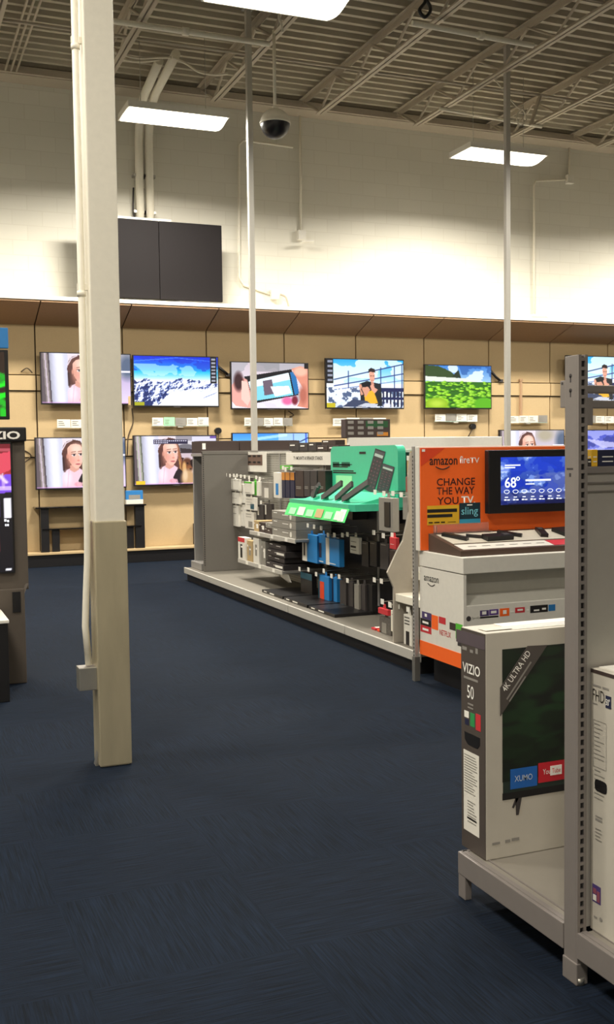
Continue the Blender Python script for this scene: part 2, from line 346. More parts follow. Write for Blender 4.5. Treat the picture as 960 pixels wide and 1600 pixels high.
def pic_mountain(w=190, h=108):
    c = Cv(w, h); c.grad(0, .3, '0a24d8', '10a4ee').grad(.3, .48, '1cb8f2', 'dff4fc').grad(.48, 1, 'e8eefc', 'ffffff')
    n = c.noise(4, 3, 5); c.put((n > .6) & (c.y < .3), '0e30c8', .6); c.put((n < .38) & (c.y > .16) & (c.y < .4), 'c4ecfa', .6)
    c.poly([(0, .1), (.5, .02), (.9, .08), (.9, .09), (.5, .035), (0, .12)], '5c9cff', .6)
    line1 = c.noise(7, 1, 17)[0]; ridge = .40+.16*(1-line1)
    n = c.noise(9, 7, 12); sh = np.gradient(n, axis=1)+.45*np.gradient(n, axis=0); sh = sh/sh.std()
    dist = np.clip((c.y-ridge[None, :])/.2, 0, 1); left = np.clip(1.15-c.x*2.6, 0, 1)*np.clip((c.y-.48)*5, 0, 1)
    v = sh+.35-.9*left+.9*np.clip(dist-.7, 0, 1)*(1-left); rng_ = (c.y > ridge[None, :])
    c.put(rng_, 'f0f4fe'); c.put(rng_ & (v < .35), 'a4b2dc'); c.put(rng_ & (v < .0), '4e62aa'); c.put(rng_ & (v < -.5), '1d2c66')
    c.poly([(.42, .74), (.52, .66), (.62, .69), (.75, .64), (.86, .67), (1, .6), (1, 1), (.28, 1)], 'fbfdff')
    for k in range(12): x = .5+.04*k; c.line(x, .66+.05*math.sin(k*2), x+.04, .64+.05*math.cos(k), .006, '94a4d4', .7)
    for k in range(5): c.line(.82+.03*k, .84-.02*k, .86+.03*k, .8-.02*k, .008, '8090c0', .7)
    c.rect(.905, .0, .985, .54, '0c0c14')
    for k in range(7): c.rect(.922, .03+k*.072, .97, .065+k*.072, 'b4b8c8', .85)
    c.rect(0, .93, .115, 1, 'a8a81a'); return c
def pic_tablet(w=180, h=112):
    c = Cv(w, h); c.grad(0, 1, 'cdbfc8', 'f3e9f4'); n = c.noise(3, 3, 4); c.put(n > .6, '9fa0a8', .6); c.rect(.28, 0, .62, .2, '8f8e94', .7); c.rect(.1, .75, .8, 1, 'e8e0ee', .8)
    c.poly([(.16, .31), (.78, .13), (.87, .70), (.27, .9)], '0a0a10')
    c.poly([(.215, .42), (.74, .21), (.80, .70), (.285, .84)], '7fd4ea'); c.poly([(.215, .42), (.74, .21), (.76, .36), (.235, .56)], 'e8fbff'); c.poly([(.4, .4), (.52, .36), (.55, .68), (.42, .72)], '6a5a6a'); c.poly([(.5, .52), (.74, .5), (.78, .66), (.56, .74)], 'f6f2f6')
    c.poly([(.76, .2), (.83, .18), (.88, .66), (.82, .7)], '1f6fae')
    c.poly([(0, .5), (.1, .3), (.2, .38), (.26, .8), (.25, 1), (.05, .95), (0, .85)], 'e7a79c'); c.ell(.09, .42, .06, .2, '3a1c20', .3); c.poly([(.13, .4), (.2, .42), (.24, .8), (.2, .95), (.12, .8)], 'f4c8bc')
    c.poly([(.78, .12), (.9, .06), (1, .12), (1, 1), (.85, .95), (.95, .6), (.84, .3)], 'dd8f78'); c.ell(.9, .18, .09, .1, 'f2b8a0', .3); c.ell(.93, .7, .05, .2, 'b86a58', .4)
    c.ell(.72, .83, .07, .09, 'e86aa0', .3); c.ell(.82, .82, .04, .1, '7a1c30', .3); c.rect(.95, 0, 1, .12, '120e10'); return c
def pic_man(w=180, h=112):
    c = Cv(w, h); c.grad(0, .5, '2aa8ee', 'd8f6ff').grad(.5, 1, 'eef6ff', 'd0dcee'); n = c.noise(4, 3, 11); c.put((n > .5) & (c.y < .5), 'eafcff', .8)
    c.line(.1, .42, 1, .08, .012, '2a3c78'); c.line(.1, .55, 1, .28, .012, '34488a'); c.line(.1, .63, 1, .42, .008, '5c74b0')
    for x in (.28, .7, .88, .98): c.line(x, .1+.2*(1-x), x, .62, .01, '2a3c78')
    t = c.noise(16, 10, 6); c.put((c.y > .58) & (t > .55), '384a70', .85); c.put((c.y > .6) & (t < .35), 'ffffff')
    for k in range(6): c.rect(.72+k*.048, .62, .745+k*.048, .98, '141a3e')
    c.rect(.68, .58, 1, .66, '1c2452'); c.rect(.68, .78, 1, .83, '1c2452')
    c.poly([(.42, .5), (.52, .44), (.7, .5), (.72, .96), (.44, .98)], '1c2024'); c.poly([(.48, .7), (.6, .62), (.66, .9), (.5, .94)], 'e9b02a'); c.poly([(.45, .6), (.5, .5), (.56, .62), (.5, .78)], 'd89a80')
    c.poly([(.545, .30), (.56, .24), (.61, .24), (.625, .32), (.615, .44), (.59, .48), (.56, .44)], 'e2a48c'); c.poly([(.535, .28), (.54, .2), (.575, .165), (.62, .19), (.632, .27), (.615, .26), (.56, .25)], '241618'); c.poly([(.57, .46), (.61, .46), (.615, .53), (.57, .53)], 'c88a74'); c.line(.565, .335, .58, .335, .006, '2a1a1a'); c.line(.598, .335, .612, .335, .006, '2a1a1a'); c.line(.575, .425, .6, .425, .005, 'a85a50'); c.poly([(.42, .5), (.56, .47), (.57, .555), (.44, .58)], '0c0e14'); c.poly([(.415, .53), (.44, .5), (.455, .56), (.44, .62), (.47, .72), (.44, .74)], 'd89a80')
    c.poly([(.56, .54), (.6, .5), (.62, .58), (.66, .62), (.62, .7), (.575, .62)], 'e0a088'); c.poly([(.2, .98), (.34, .82), (.52, .86), (.62, .98)], '3a4460'); c.poly([(.4, .96), (.5, .9), (.66, .92), (.64, 1)], 'c8ccd8')
    c.ell(.78, .95, .05, .05, 'eef2ff', .3); c.rect(0, 0, .09, .5, '0c0e16')
    for k in range(5): c.rect(.015, .03+k*.095, .075, .075+k*.095, 'aab0c4', .8)
    c.rect(0, .9, .11, 1, 'c4b41e'); return c
def pic_lake(w=160, h=105):
    c = Cv(w, h); c.grad(0, .42, '3a7ed0', 'a8cdea'); n = c.noise(4, 4, 21); c.put((n > .52) & (c.y < .42), 'e4eef6', .85); c.put((n < .3) & (c.y < .4), '2456a0', .7)
    c.poly([(0, 0), (.2, .02), (.38, .14), (.5, .3), (0, .3)], '31491f'); c.poly([(.4, .26), (.5, .1), (.54, .3)], '20301c'); c.poly([(0, .26), (.6, .3), (.9, .42), (0, .36)], 'dfe4da'); c.put((c.y > .38), '2c6a10')
    for k in range(170):
        y = .38+.62*(k/170)**1.1; x = c.rng.rand(); s_ = .02+.06*(y-.3); g = c.rng.rand()
        c.ell(x, y+.012, s_, s_*.75, '123a08', .2); c.ell(x, y, s_, s_*.65, (.25+.4*g, .55+.35*g, .05+.1*g), .2); c.ell(x-.3*s_, y-.3*s_, s_*.45, s_*.25, (.7, .92, .3), .5)
    c.ell(.17, .92, .18, .16, '8fb81e', .15); c.ell(.17, .9, .1, .08, 'b6d640', .5); c.ell(.88, .9, .14, .15, '5cb018', .15); return c
def pic_beach(w=120, h=70):
    c = Cv(w, h); c.grad(0, .3, '3c8cf4', '7cd4fa').grad(.3, 1, '8cdcf8', 'e8f4ff'); c.rect(.6, 0, 1, .4, 'c8e0fa', .7); c.line(.3, .12, .7, .04, .03, 'd8fff8', .6)
    for k in range(3): c.line(.55, .45+.15*k, 1, .1+.12*k, .012, '1c2c6a')
    c.line(.8, .02, .8, .5, .008, '4a64a8'); c.line(.97, 0, .97, .5, .015, '2848c8'); return c
def pic_purple(w=110, h=66):
    c = Cv(w, h); c.grad(0, .5, '2c3cb4', '7a80d8').grad(.5, 1, '7c84d4', '3c3c8c'); n = c.noise(4, 4, 31); c.put(n > .55, 'b0b4ee', .7); c.put(n < .35, '1e2a7c', .6); c.poly([(.2, .2), (.7, .3), (1, .2), (1, .4), (.5, .42)], 'd8d4f8', .7); return c
def pic_weather(w=132, h=84):
    c = Cv(w, h); c.grad(0, 1, '3f62c4', '152a80'); n = c.noise(5, 4, 41); c.put(n > .55, '86a4e6', .7); c.put(n > .68, 'c4d6fa', .8); c.put(n < .36, '0e2eb0', .8); n2 = c.noise(3, 3, 7); c.put((c.y > .75), '141c58', .7); c.put((n2 > .5) & (c.y > .35) & (c.y < .9), '6c74ac', .45); c.put((n2 < .5) & (c.y < .3), '2040c8', .4)
    c.rect(.57, .9, .95, 1, '0b0f30', .7); c.rect(.1, .97, 1, 1, '101440'); return c
def pic_kiosk(w=130, h=130):
    c = Cv(w, h, '0c0a12'); c.grad(0, .34, '6a1020', 'c02a34'); n = c.noise(3, 5, 51); c.put((n > .55) & (c.y < .34), '3a0814', .7); c.rect(0, .04, 1, .06, 'd8707a', .6)
    c.poly([(0, .3), (1, .24), (1, .38), (0, .4)], '7a4ad8'); c.rect(0, .33, 1, .36, 'c8a8ff'); c.line(.9, .2, .97, .3, .01, 'e8d0e8'); c.line(.6, .22, .85, .3, .008, 'd8a8d0')
    c.rect(.955, .42, .99, .58, 'ece8f2'); c.rect(.85, .44, .93, .57, '4a3a70'); c.rect(.6, .42, .82, .58, '7060b0'); c.rect(0, .42, .48, .58, '3a2a50'); c.rect(.88, .70, .925, .84, 'cf5a66'); c.rect(0, .70, .8, .84, '8a3a5a'); c.rect(.955, .972, .985, .985, 'e8e8f0'); c.line(.95, .22, .955, .34, .004, 'e8d0e8'); c.poly([(.86, .1), (1, .06), (1, .2), (.9, .26)], 'd8485c'); return c
def pic_leaves(w=110, h=120, k0=.09):
    c = Cv(w, h, '0a140d')
    for k in range(260):
        x, y, g = c.rng.rand(), c.rng.rand(), c.rng.rand(); s_ = .03+.05*c.rng.rand()
        f = k0*(.5+g); c.ell(x, y, s_, s_*.7, (f*.7, f*1.6, f*.8), .25, c.rng.rand()*3)
    return c
def pic_clover(w=30, h=90):
    c = Cv(w, h, '2a1a10')
    for k in range(90):
        x, y, g = c.rng.rand(), c.rng.rand(), c.rng.rand(); c.ell(x, y, .1, .035, (.1, .55+.4*g, .12), .2, g*3)
    return c
def pic_phone(w=60, h=150):
    c = Cv(w, h, '33343c'); c.rect(.06, .04, .94, .1, '4a4c56'); c.rect(.1, .11, .9, .17, 'b8c4c0')
    for r in range(8):
        for q in range(3): c.ell(.22+.28*q, .27+.085*r, .07, .018, '7c4a5a' if (r+q) % 2 else '5a5058', .4)
    return c
def grid(parent, name, cv, org, u, v, w, h, m, lift=.001):
    """a flat picture: org = lower left corner, u to the right, v up"""
    u = Vector(u).normalized(); v = Vector(v).normalized(); n = u.cross(v); o0 = np.array(Vector(org)+n*lift-wloc(parent)); U = np.array(u)*w; V = np.array(v)*h
    nx, ny = cv.w, cv.h; gx, gy = np.meshgrid(np.linspace(0, 1, nx), np.linspace(1, 0, ny))
    P = o0+gx[..., None]*U+gy[..., None]*V
    idx = np.arange(nx*ny).reshape(ny, nx); q = np.stack([idx[1:, :-1], idx[1:, 1:], idx[:-1, 1:], idx[:-1, :-1]], -1).reshape(-1, 4)
    me = bpy.data.meshes.new(name); me.vertices.add(nx*ny); me.vertices.foreach_set('co', P.reshape(-1).astype(np.float32))
    me.loops.add(q.size); me.loops.foreach_set('vertex_index', q.reshape(-1).astype(np.int32)); me.polygons.add(len(q)); me.polygons.foreach_set('loop_start', np.arange(0, q.size, 4, dtype=np.int32))
    me.update(); at = me.color_attributes.new('picture', 'FLOAT_COLOR', 'POINT')
    a = np.clip(cv.a, 0, 1); a = np.where(a <= .04045, a/12.92, ((a+.055)/1.055)**2.4); rgba = np.ones((ny, nx, 4), np.float32); rgba[..., :3] = a
    at.data.foreach_set('color', rgba.reshape(-1)); me.materials.append(m); me.validate()
    o = bpy.data.objects.new(name, me); COL.objects.link(o); o.parent = parent; return o
# ------------------------------------------------------------------ the room
XL, XR, YF, YB, ZC = -5.0, 16.0, -5.0, 14.5, 6.6
struct('floor', B().box((XL, YF, -.05), (XR, YB+.3, 0)), M_carpet)
struct('wall_back', B().box((XL, YB+.03, 0), (XR, YB+.25, ZC+.2)), M_block)
struct('wall_left', B().box((XL-.2, YF, 0), (XL, YB+.25, ZC+.2)), M_block)
struct('wall_right', B().box((XR, YF, 0), (XR+.2, YB+.25, ZC+.2)), M_block)
struct('wall_front', B().box((XL, YF-.2, 0), (XR, YF, ZC+.2)), M_block)
b = B(); pit = .21; y = YF; poly = []
while y < YB+.03:
    poly += [(y, ZC+.06), (y+.10, ZC+.06), (y+.125, ZC), (y+.185, ZC)]; y += pit
vs = [[b.bm.verts.new((x, yy, zz)) for yy, zz in poly] for x in (XL, XR)]
for i in range(len(poly)-1): b.bm.faces.new((vs[0][i], vs[0][i+1], vs[1][i+1], vs[1][i]))
b.box((XL, YF, ZC+.1), (XR, YB+.2, ZC+.16))
struct('ceiling', b, M_deck)
# retail wall: plinth, tan panels, rails, slanted soffit, white cap
ZS, ZT, YT = 3.28, 3.51, 13.85
struct('baseboard_back', B().box((-2, 14.22, 0), (14, YB+.02, .165), bev=.004), M_black)
struct('trim_1', B().box((-2, 14.2, .165), (14, YB+.02, .195), bev=.004), M_tan)
seams = [-1.7, -.48, .74, 1.95, 3.14, 4.36, 5.56, 6.73, 7.91, 9.09, 10.27, 11.44, 12.6, 13.8]
k = 2
for x0, x1 in zip(seams, seams[1:]):
    b = B()
    for z0, z1 in ((.197, 1.47), (1.72, 2.37), (2.60, ZS)): b.box((x0+.009, YB-.02, z0), (x1-.009, YB+.02, z1), bev=.003)
    for z0, z1 in ((1.485, 1.705), (2.385, 2.585)): b.box((x0+.009, YB-.045, z0), (x1-.009, YB+.02, z1), bev=.004)
    struct(f'trim_{k}', b, M_tan); k += 1
    sl = Vector((0, YT-YB, ZT-ZS)).normalized(); nn = Vector((0, ZT-ZS, YB-YT)).normalized()*.02
    b = B().prism([(x0+.008, YB-.005, ZS), (x1-.008, YB-.005, ZS), (x1-.008, YT, ZT), (x0+.008, YT, ZT)], -nn)
    struct(f'trim_{k}', b, M_soff); k += 1
struct(f'trim_{k}', B().box((-1.7, YB+.021, .197), (13.8, YB+.028, ZT)), M_seam); k += 1
struct(f'trim_{k}', B().prism([(-1.7, YB, ZS+.03), (-1.7, YT+.02, ZT+.03), (-1.7, YB, ZT+.03)], (15.5, 0, 0)), M_seam); k += 1
struct(f'trim_{k}', B().box((-1.7, YT-.02, ZT+.005), (13.8, YB+.03, ZT+.055), bev=.004), M_wtrim); k += 1
struct(f'trim_{k}', B().box((XL, 14.15, 6.47), (XR, 14.3, 6.56)).box((XL, 14.2, 6.46), (XR, 14.53, 6.475)), M_joist); k += 1

# ------------------------------------------------------------------ ceiling fixtures
def lamp(x, y, label, k=1.0):
    z = 5.5; t = thing('ceiling_light', label, 'light', (x, y, z), 'rectangular white ceiling lights')
    L, Wd = .60, .275
    B().prism([(x-L, y-Wd, z), (x+L, y-Wd, z), (x+L, y+Wd, z), (x-L, y+Wd, z)], (0, 0, .012)).box((x-L, y-Wd-.012, z-.005), (x+L, y-Wd, z+.07)).box((x-L, y+Wd, z-.005), (x+L, y+Wd+.012, z+.07)).box((x-L-.012, y-Wd-.012, z-.005), (x-L, y+Wd+.012, z+.07)).box((x+L, y-Wd-.012, z-.005), (x+L+.012, y+Wd+.012, z+.07)).box((x-L*.7, y-Wd*.6, z+.012), (x+L*.7, y+Wd*.6, z+.11)).build('housing', M_white, t)
    n = 10; b = B(); pr = [(-Wd+.01+2*(Wd-.01)*i/n, -.006-.05*math.sin(math.pi*i/n)) for i in range(n+1)]
    b.prism([(x-L+.01, y+p, z+q) for p, q in pr], (2*L-.02, 0, 0)).build('lens', M_lens, t)
    for sx in (-.4, .4): B().tube([(x+sx, y, z+.1), (x+sx, y, 6.6)], .004, 5).build('hanger', M_steel, t)
    ld = bpy.data.lights.new('lamp', 'AREA'); ld.shape = 'RECTANGLE'; ld.size = 1.15; ld.size_y = .5; ld.energy = LAMP_W*k; ld.color = LAMP_COL; ld.spread = math.radians(166)
    lo = bpy.data.objects.new('lamp', ld); COL.objects.link(lo); lo.parent = t; lo.location = (0, 0, -.065)
lamp(3.35, 12.3, 'rectangular ceiling light hanging left of the black security dome'); lamp(7.92, 12.35, 'rectangular ceiling light crossed by the right-hand thin pole')
lamp(3.35, 8.78, 'nearest ceiling light, at the top edge of the photo', .7)
for x, y, k in ((-1.2, 12.3, .8), (-1.2, 8.8, .45), (7.92, 8.8, .6), (12.5, 12.3, 1), (12.5, 8.8, .6), (3.35, 5.3, .3), (-1.2, 5.3, .4), (7.92, 5.3, .3), (3.35, 1.8, .05), (-1.0, 2.2, .62), (7.92, 1.8, .1), (-1.2, -2.0, .7)):
    lamp(x, y, 'rectangular ceiling light over the aisles, outside the view', k)
def joist(x, label):
    t = thing('roof_joist', label, 'joist', (x, 4, 6.2), 'open web roof joists'); y0, y1 = -4.9, 14.15
    B().box((x-.06, y0, 6.565), (x-.008, y1+.2, 6.575)).box((x-.012, y0, 6.5), (x-.006, y1+.2, 6.575)).box((x+.008, y0, 6.565), (x+.06, y1+.2, 6.575)).box((x+.006, y0, 6.5), (x+.012, y1+.2, 6.575)).build('top_chord', M_joist, t)
    B().box((x-.055, y0, 6.19), (x-.008, 13.55, 6.2)).box((x-.012, y0, 6.19), (x-.006, 13.55, 6.245)).box((x+.008, y0, 6.19), (x+.055, 13.55, 6.2)).box((x+.006, y0, 6.19), (x+.012, 13.55, 6.245)).build('bottom_chord', M_joist, t)
    pts = []; y = 14.1; up = True
    while y > y0: pts.append((x, y, 6.53 if up else 6.22)); y -= .56; up = not up
    B().tube(pts, .019, 6).build('web', M_joist, t)
    B().obox((x, 13.55, 6.215), (X_, Y_, Z_), (.02, .02, .02)).build('chord_end_plate', M_joist, t)
jl = ['roof joist left of the white column', 'roof joist at the left edge, seen past the conduits', 'roof joist just right of the white column', 'roof joist carrying the security dome rod', 'roof joist ending above the near ceiling light, second right of the dome', 'roof joist crossing in front of the right-hand thin pole top', 'roof joist ending above the right-hand ceiling light', 'roof joist in the upper right corner', 'roof joist at the right edge of the view']
for i, x in enumerate((-.23, 1.29, 2.75, 4.25, 5.78, 7.3, 8.92, 10.5, 12.0)): joist(x, jl[i])
for x in (-1.75, -3.27, 13.5): joist(x, 'roof joist outside the view')
def pipe(name, label, cat, pts, r, m, group=None, rings=()):
    t = thing(name, label, cat, pts[0], group); B().tube(pts, r, 10).build('pipe', m, t)
    for p, q in rings: B().tube([p, q], r*1.5, 10).build('coupling', m, t)
    return t
pipe('sprinkler_pipe', 'pale sprinkler pipe under the deck left of the dome rod', 'pipe', [(2.2, 11.32, 6.14), (4.22, 11.33, 6.14)], .03, M_cream, 'sprinkler pipes', [((3.2, 11.32, 6.14), (3.27, 11.32, 6.14))])
pipe('sprinkler_pipe', 'pale sprinkler pipe near the right-hand pole top', 'pipe', [(5.45, 10.2, 6.12), (7.05, 10.27, 6.12)], .03, M_cream, 'sprinkler pipes', [((6.3, 10.235, 6.12), (6.37, 10.24, 6.12))])
pipe('sprinkler_pipe', 'thin pale pipe running above the right-hand ceiling light', 'pipe', [(7.2, 12.7, 6.17), (9.0, 12.9, 6.17)], .022, M_cream, 'sprinkler pipes')
for i, (x, l) in enumerate(((1.62, 'leftmost of three thin ceiling conduits by the left edge'), (1.69, 'middle of three thin ceiling conduits by the left edge'), (1.76, 'rightmost of three thin ceiling conduits by the left edge'))):
    pipe('ceiling_conduit', l, 'conduit', [(x, 8, 6.47), (x, 14.1, 6.47)], .014, M_joist, 'ceiling conduits')
for y, l in ((6.3, 'nearest bridging bar across the roof joists'), (9.3, 'middle bridging bar across the roof joists'), (12.0, 'bridging bar across the roof joists nearest the back wall')):
    pipe('bridging_bar', l, 'bar', [(XL+.1, y, 6.26), (XR-.1, y, 6.26)], .018, M_joist, 'bridging bars')
# two fat conduits bending out of the block wall toward the camera
for x, ye, l in ((3.42, 13.2, 'left of two fat pale pipes bending down the block wall'), (3.56, 12.9, 'right of two fat pale pipes bending down the block wall')):
    pts = [(x, ye, 6.5), (x, 13.8, 6.38)] + [(x, 13.8+.62*math.sin(a), 5.76+.62*math.cos(a)) for a in (0.2, .45, .7, .95, 1.2, 1.45, 1.57)] + [(x, 14.42, 4.68)]
    t = pipe('wall_pipe', l, 'pipe', pts, .058, M_cream, 'fat wall pipes')
    for z in (5.35, 4.85): B().box((x-.085, 14.40, z), (x+.085, 14.53, z+.035)).build('pipe_strap', M_steel, t)
    B().tube([(x-.08, 14.45, 5.2), (x-.09, 14.46, 4.9), (x-.06, 14.45, 4.7)], .012, 6).build('wire', M_dark, t)
def cable(label, pts, r=.012, m=None, group=None, cat='cable'):
    P = [Vector(p) for p in pts]; out = []
    for i in range(len(P)-1):
        p0, p1, p2, p3 = P[max(i-1, 0)], P[i], P[i+1], P[min(i+2, len(P)-1)]
        for k in range(6):
            t = k/6; out.append(.5*((2*p1)+(p2-p0)*t+(2*p0-5*p1+4*p2-p3)*t*t+(3*p1-p0-3*p2+p3)*t**3))
    out.append(P[-1])
    return B().tube(out, r, 6).build('cable', m or M_cable, label=label, category=cat, **({'group': group} if group else {}))
def yy(px, py, Y): return tuple(aY(px, py, Y))
cable('white cable sagging from the column to the left fat pipe end', [yy(172, 70, 12.6), yy(186, 88, 12.7), yy(205, 95, 12.8), yy(228, 96, 12.9), yy(249, 93, 13.15)], .016, None, 'white ceiling cables')
cable('second white cable sagging just under the first to the pipe ends', [yy(172, 73, 12.6), yy(190, 84, 12.7), yy(215, 91, 12.8), yy(245, 90, 12.9), yy(268, 90, 12.85)], .014, None, 'white ceiling cables')
cable('white cable drooping from the right fat pipe end toward the dome', [yy(270, 90, 12.85), yy(290, 99, 12.8), yy(310, 112, 12.7), yy(335, 117, 12.6), yy(356, 115, 12.5)], .014, None, 'white ceiling cables')
cable('short white cable end hanging by the near ceiling light', [(4.25, 10.6, 6.2), yy(437, 22, 10.6), yy(440, 38, 10.6), yy(442, 50, 10.6)], .012)
cable('coil of dark cable tied to the joist at the top edge', [yy(656, -8, 9.4), yy(668, 2, 9.4), yy(673, 16, 9.4), yy(664, 27, 9.4), yy(656, 16, 9.4), yy(664, 4, 9.4), yy(668, -10, 9.4)], .018, M_black)
cable('loop of pale cable hanging beside the right-hand pole', [(7.3, 11.5, 6.2), yy(806, 165, 11.5), yy(818, 172, 11.5), yy(823, 188, 11.5), yy(812, 196, 11.5), yy(808, 180, 11.5), yy(818, 168, 11.5)], .008)
B().bar(yy(845, 148, 12), yy(830, 195, 12), .07, .02).build('joist_brace', M_joist, label='pale diagonal brace strap right of the right-hand pole', category='brace')
# thin conduits and boxes on the block wall
def wall_conduit(label, pts, box=None):
    t = thing('wall_conduit', label, 'conduit', pts[0], 'thin wall conduits'); B().tube(pts, .018, 8).build('pipe', M_cream, t)
    if box: B().box((box[0]-.06, 14.44, box[1]-.07), (box[0]+.06, 14.53, box[1]+.07), bev=.005).build('junction_box', M_white, t)
    return t
t = wall_conduit('thin conduit dropping to a small box on the block wall', [(5.87, 14.5, 6.5), (5.86, 14.5, 4.75)], (5.86, 4.72))
B().bar((5.80, 14.36, 4.6), (6.0, 14.36, 4.62), .09, .02).build('bracket', M_white, t)
wall_conduit('thin conduit bending to a white box above the white cap', [(5.75, 14.5, 6.0), (4.98, 14.5, 6.02), (4.91, 14.5, 5.95), (4.88, 14.5, 4.05), (4.95, 14.5, 3.95), (5.4, 14.5, 3.83)], (5.42, 3.83))
wall_conduit('thin conduit with an elbow on the block wall at right', [(10.66, 14.5, 6.5), (10.66, 14.5, 5.95), (10.0, 14.5, 5.87), (9.975, 14.5, 5.8), (9.975, 14.5, 3.7)], (10.66, 5.95))
t = thing('wall_camera', 'small white camera bracket above the white cap, right of the pole', 'camera', (9.98, 14.4, 3.6))
B().box((9.86, 14.36, 3.66), (10.1, 14.53, 3.70), bev=.005).build('bracket', M_white, t); B().tube([(10.1, 14.4, 3.68), (10.2, 14.42, 3.66), (10.25, 14.45, 3.6)], .015).build('cable', M_cable, t)
cable('short grey cable on the white cap right of the white box', [(5.5, 14.45, 3.83), (5.58, 14.42, 3.78), (5.62, 14.4, 3.6)], .015, M_joist)
# dark twin panel over the cap
t = thing('sign_panel', 'large dark twin panel mounted high on the block wall', 'panel', (3.48, 14.0, 3.6))
for x0, x1 in ((2.5, 3.56), (3.566, 4.455)): B().box((x0, 13.96, 3.61), (x1, 14.02, 4.66), bev=.006).build('face_panel', M_screen_off, t)
B().box((2.6, 14.02, 3.75), (4.35, 14.08, 3.85)).box((2.6, 14.02, 4.4), (4.35, 14.08, 4.5)).box((3.0, 14.08, 3.7), (3.1, 14.53, 3.8)).box((3.9, 14.08, 3.7), (4.0, 14.53, 3.8)).box((3.0, 14.08, 4.4), (3.1, 14.53, 4.5)).box((3.9, 14.08, 4.4), (4.0, 14.53, 4.5)).build('mount_frame', M_dark, t)
B().box((3.0, 14.02, 4.66), (3.75, 14.3, 4.7)).build('top_tray', M_white, t)
# security dome on its rod
c = Vector((4.214, 11.16, 5.2)); R_ = .17
t = thing('security_camera_dome', 'pendant security camera dome with cream shell and black lower half', 'camera', tuple(c))
B().lathe(c, [(0, R_*.98)] + [(R_*math.sin(a), R_*math.cos(a)) for a in (.25, .5, .75, 1.0, 1.25, 1.45)] + [(R_*1.03, .015), (R_*1.03, -.005), (R_*.99, -.005)], 28).build('shell', M_cream, t)
B().lathe(c, [(R_*.985, -.003)] + [(R_*.985*math.sin(a), R_*.985*math.cos(a)) for a in (1.7, 1.9, 2.2, 2.5, 2.8)] + [(0, -R_*.985)], 28).build('smoked_dome', mat('smoked_dome', '120f14', .35), t)
B().tube([c+Vector((0, 0, R_*.95)), c+Vector((0, 0, 1.03))], .018, 10).tube([c+Vector((0, 0, R_*.9)), c+Vector((0, 0, R_*1.15))], .035, 12).build('rod', M_cream, t)
# white column with steel jacket and a conduit
t = thing('support_column', 'cream square steel column with bare metal jacket at its foot', 'column', (.99, 4.99, 0))
B().box((.921, 4.925, 0), (1.061, 5.065, 6.6), bev=.006).build('shaft', M_cream, t)
b = B().box((.914, 4.917, .004), (1.069, 5.073, 1.185), bev=.006)
b.build('metal_jacket', mat('brushed_jacket', 'bfb498', .4, .5, .2, 2.2, stretch=(6, 6, 1.2)), t)
B().prism([(.90, 4.96, .0), (.915, 4.96, .0), (.915, 4.96, .07)], (0, .05, 0)).build('loose_metal_tab', M_steel, t)
t = thing('column_conduit', 'cream conduit running down the column into a metal box', 'conduit', (.885, 4.99, .4))
B().tube([(.893, 4.99, 6.5), (.893, 4.99, 1.15), (.89, 4.99, 1.0), (.878, 4.99, .8), (.872, 4.99, .68), (.884, 4.99, .49)], .0165, 10).build('pipe', M_cream, t)
B().box((.83, 4.945, .375), (.915, 5.03, .485), bev=.003).build('junction_box', M_steel, t)
for z in (3.42, 2.28): B().box((.874, 4.985, z), (.922, 5.0, z+.03)).tube([(.893, 4.99, z-.03), (.893, 4.99, z-.005)], .021, 10).build('pipe_clip', M_cream, t)
def pole(x, y, z0, z1, label):
    t = thing('power_pole', label, 'pole', (x, y, z0), 'thin square power poles')
    B().box((x-.031, y-.031, z0), (x+.031, y+.031, z1), bev=.004).build('shaft', M_pole, t); B().box((x-.06, y-.06, z1), (x+.06, y+.06, z1+.02)).build('top_plate', M_grey, t)
pole(4.02, 11.48, 0, 6.55, 'thin grey pole rising from the near shelf run, left of the dome'); pole(7.37, 11.3, 0, 6.55, 'thin grey pole rising behind the orange display')
# ------------------------------------------------------------------ televisions on the back wall
def tv(x0, x1, z0, z1, y, pic, label, sticker=None, group='televisions on the back wall', wall=YB-.02, depth=.045):
    t = thing('television', label, 'television', ((x0+x1)/2, y, z0), group)
    b = B().box((x0, y, z0), (x1, y+depth, z1), bev=.004); b.build('bezel', M_black, t)
    f = .014; grid(t, 'screen', pic, (x0+f, y, z0+f*1.4), X_, Z_, x1-x0-2*f, z1-z0-2.4*f, LIT, .002)
    B().box(((x0+x1)/2-.2, y+depth, z0+.15), ((x0+x1)/2+.2, wall, z1-.15)).build('wall_mount', M_dark, t)
    B().box(((x0+x1)/2-.05, y-.003, z0-.006), ((x0+x1)/2+.05, y+.02, z0+.006)).build('logo_bar', M_dark, t)
    if sticker == 'yellow': decal(t, 'yellow_sticker', (x0+.03, y-.002, z0+.02), X_, Z_, .13, .05, M_yellow)
    if sticker == 'tag': decal(t, 'hanging_tag', (x1-.05, y-.004, z0+.0), X_, Z_, .035, .12, M_tanbox)
    return t
YV = 14.34
tv(1.99, 3.224, 2.19, 2.895, YV, pic_girl(), 'upper television showing a girl, crossed by the white column', 'tag')
tv(3.25, 4.494, 2.165, 2.885, YV, pic_mountain(), 'television showing snowy mountains under a blue sky')
tv(4.675, 5.89, 2.135, 2.825, YV, pic_tablet(), 'television showing hands holding a black tablet')
tv(6.165, 7.48, 2.15, 2.905, YV, pic_man(), 'television showing a seated man in black on a deck', None)
tv(7.84, 9.056, 2.155, 2.847, YV, pic_lake(), 'television showing green lily leaves by a lake')
tv(10.47, 11.80, 2.28, 3.045, YV-.03, pic_man(), 'television showing a man on a deck, behind the grey rack upright')
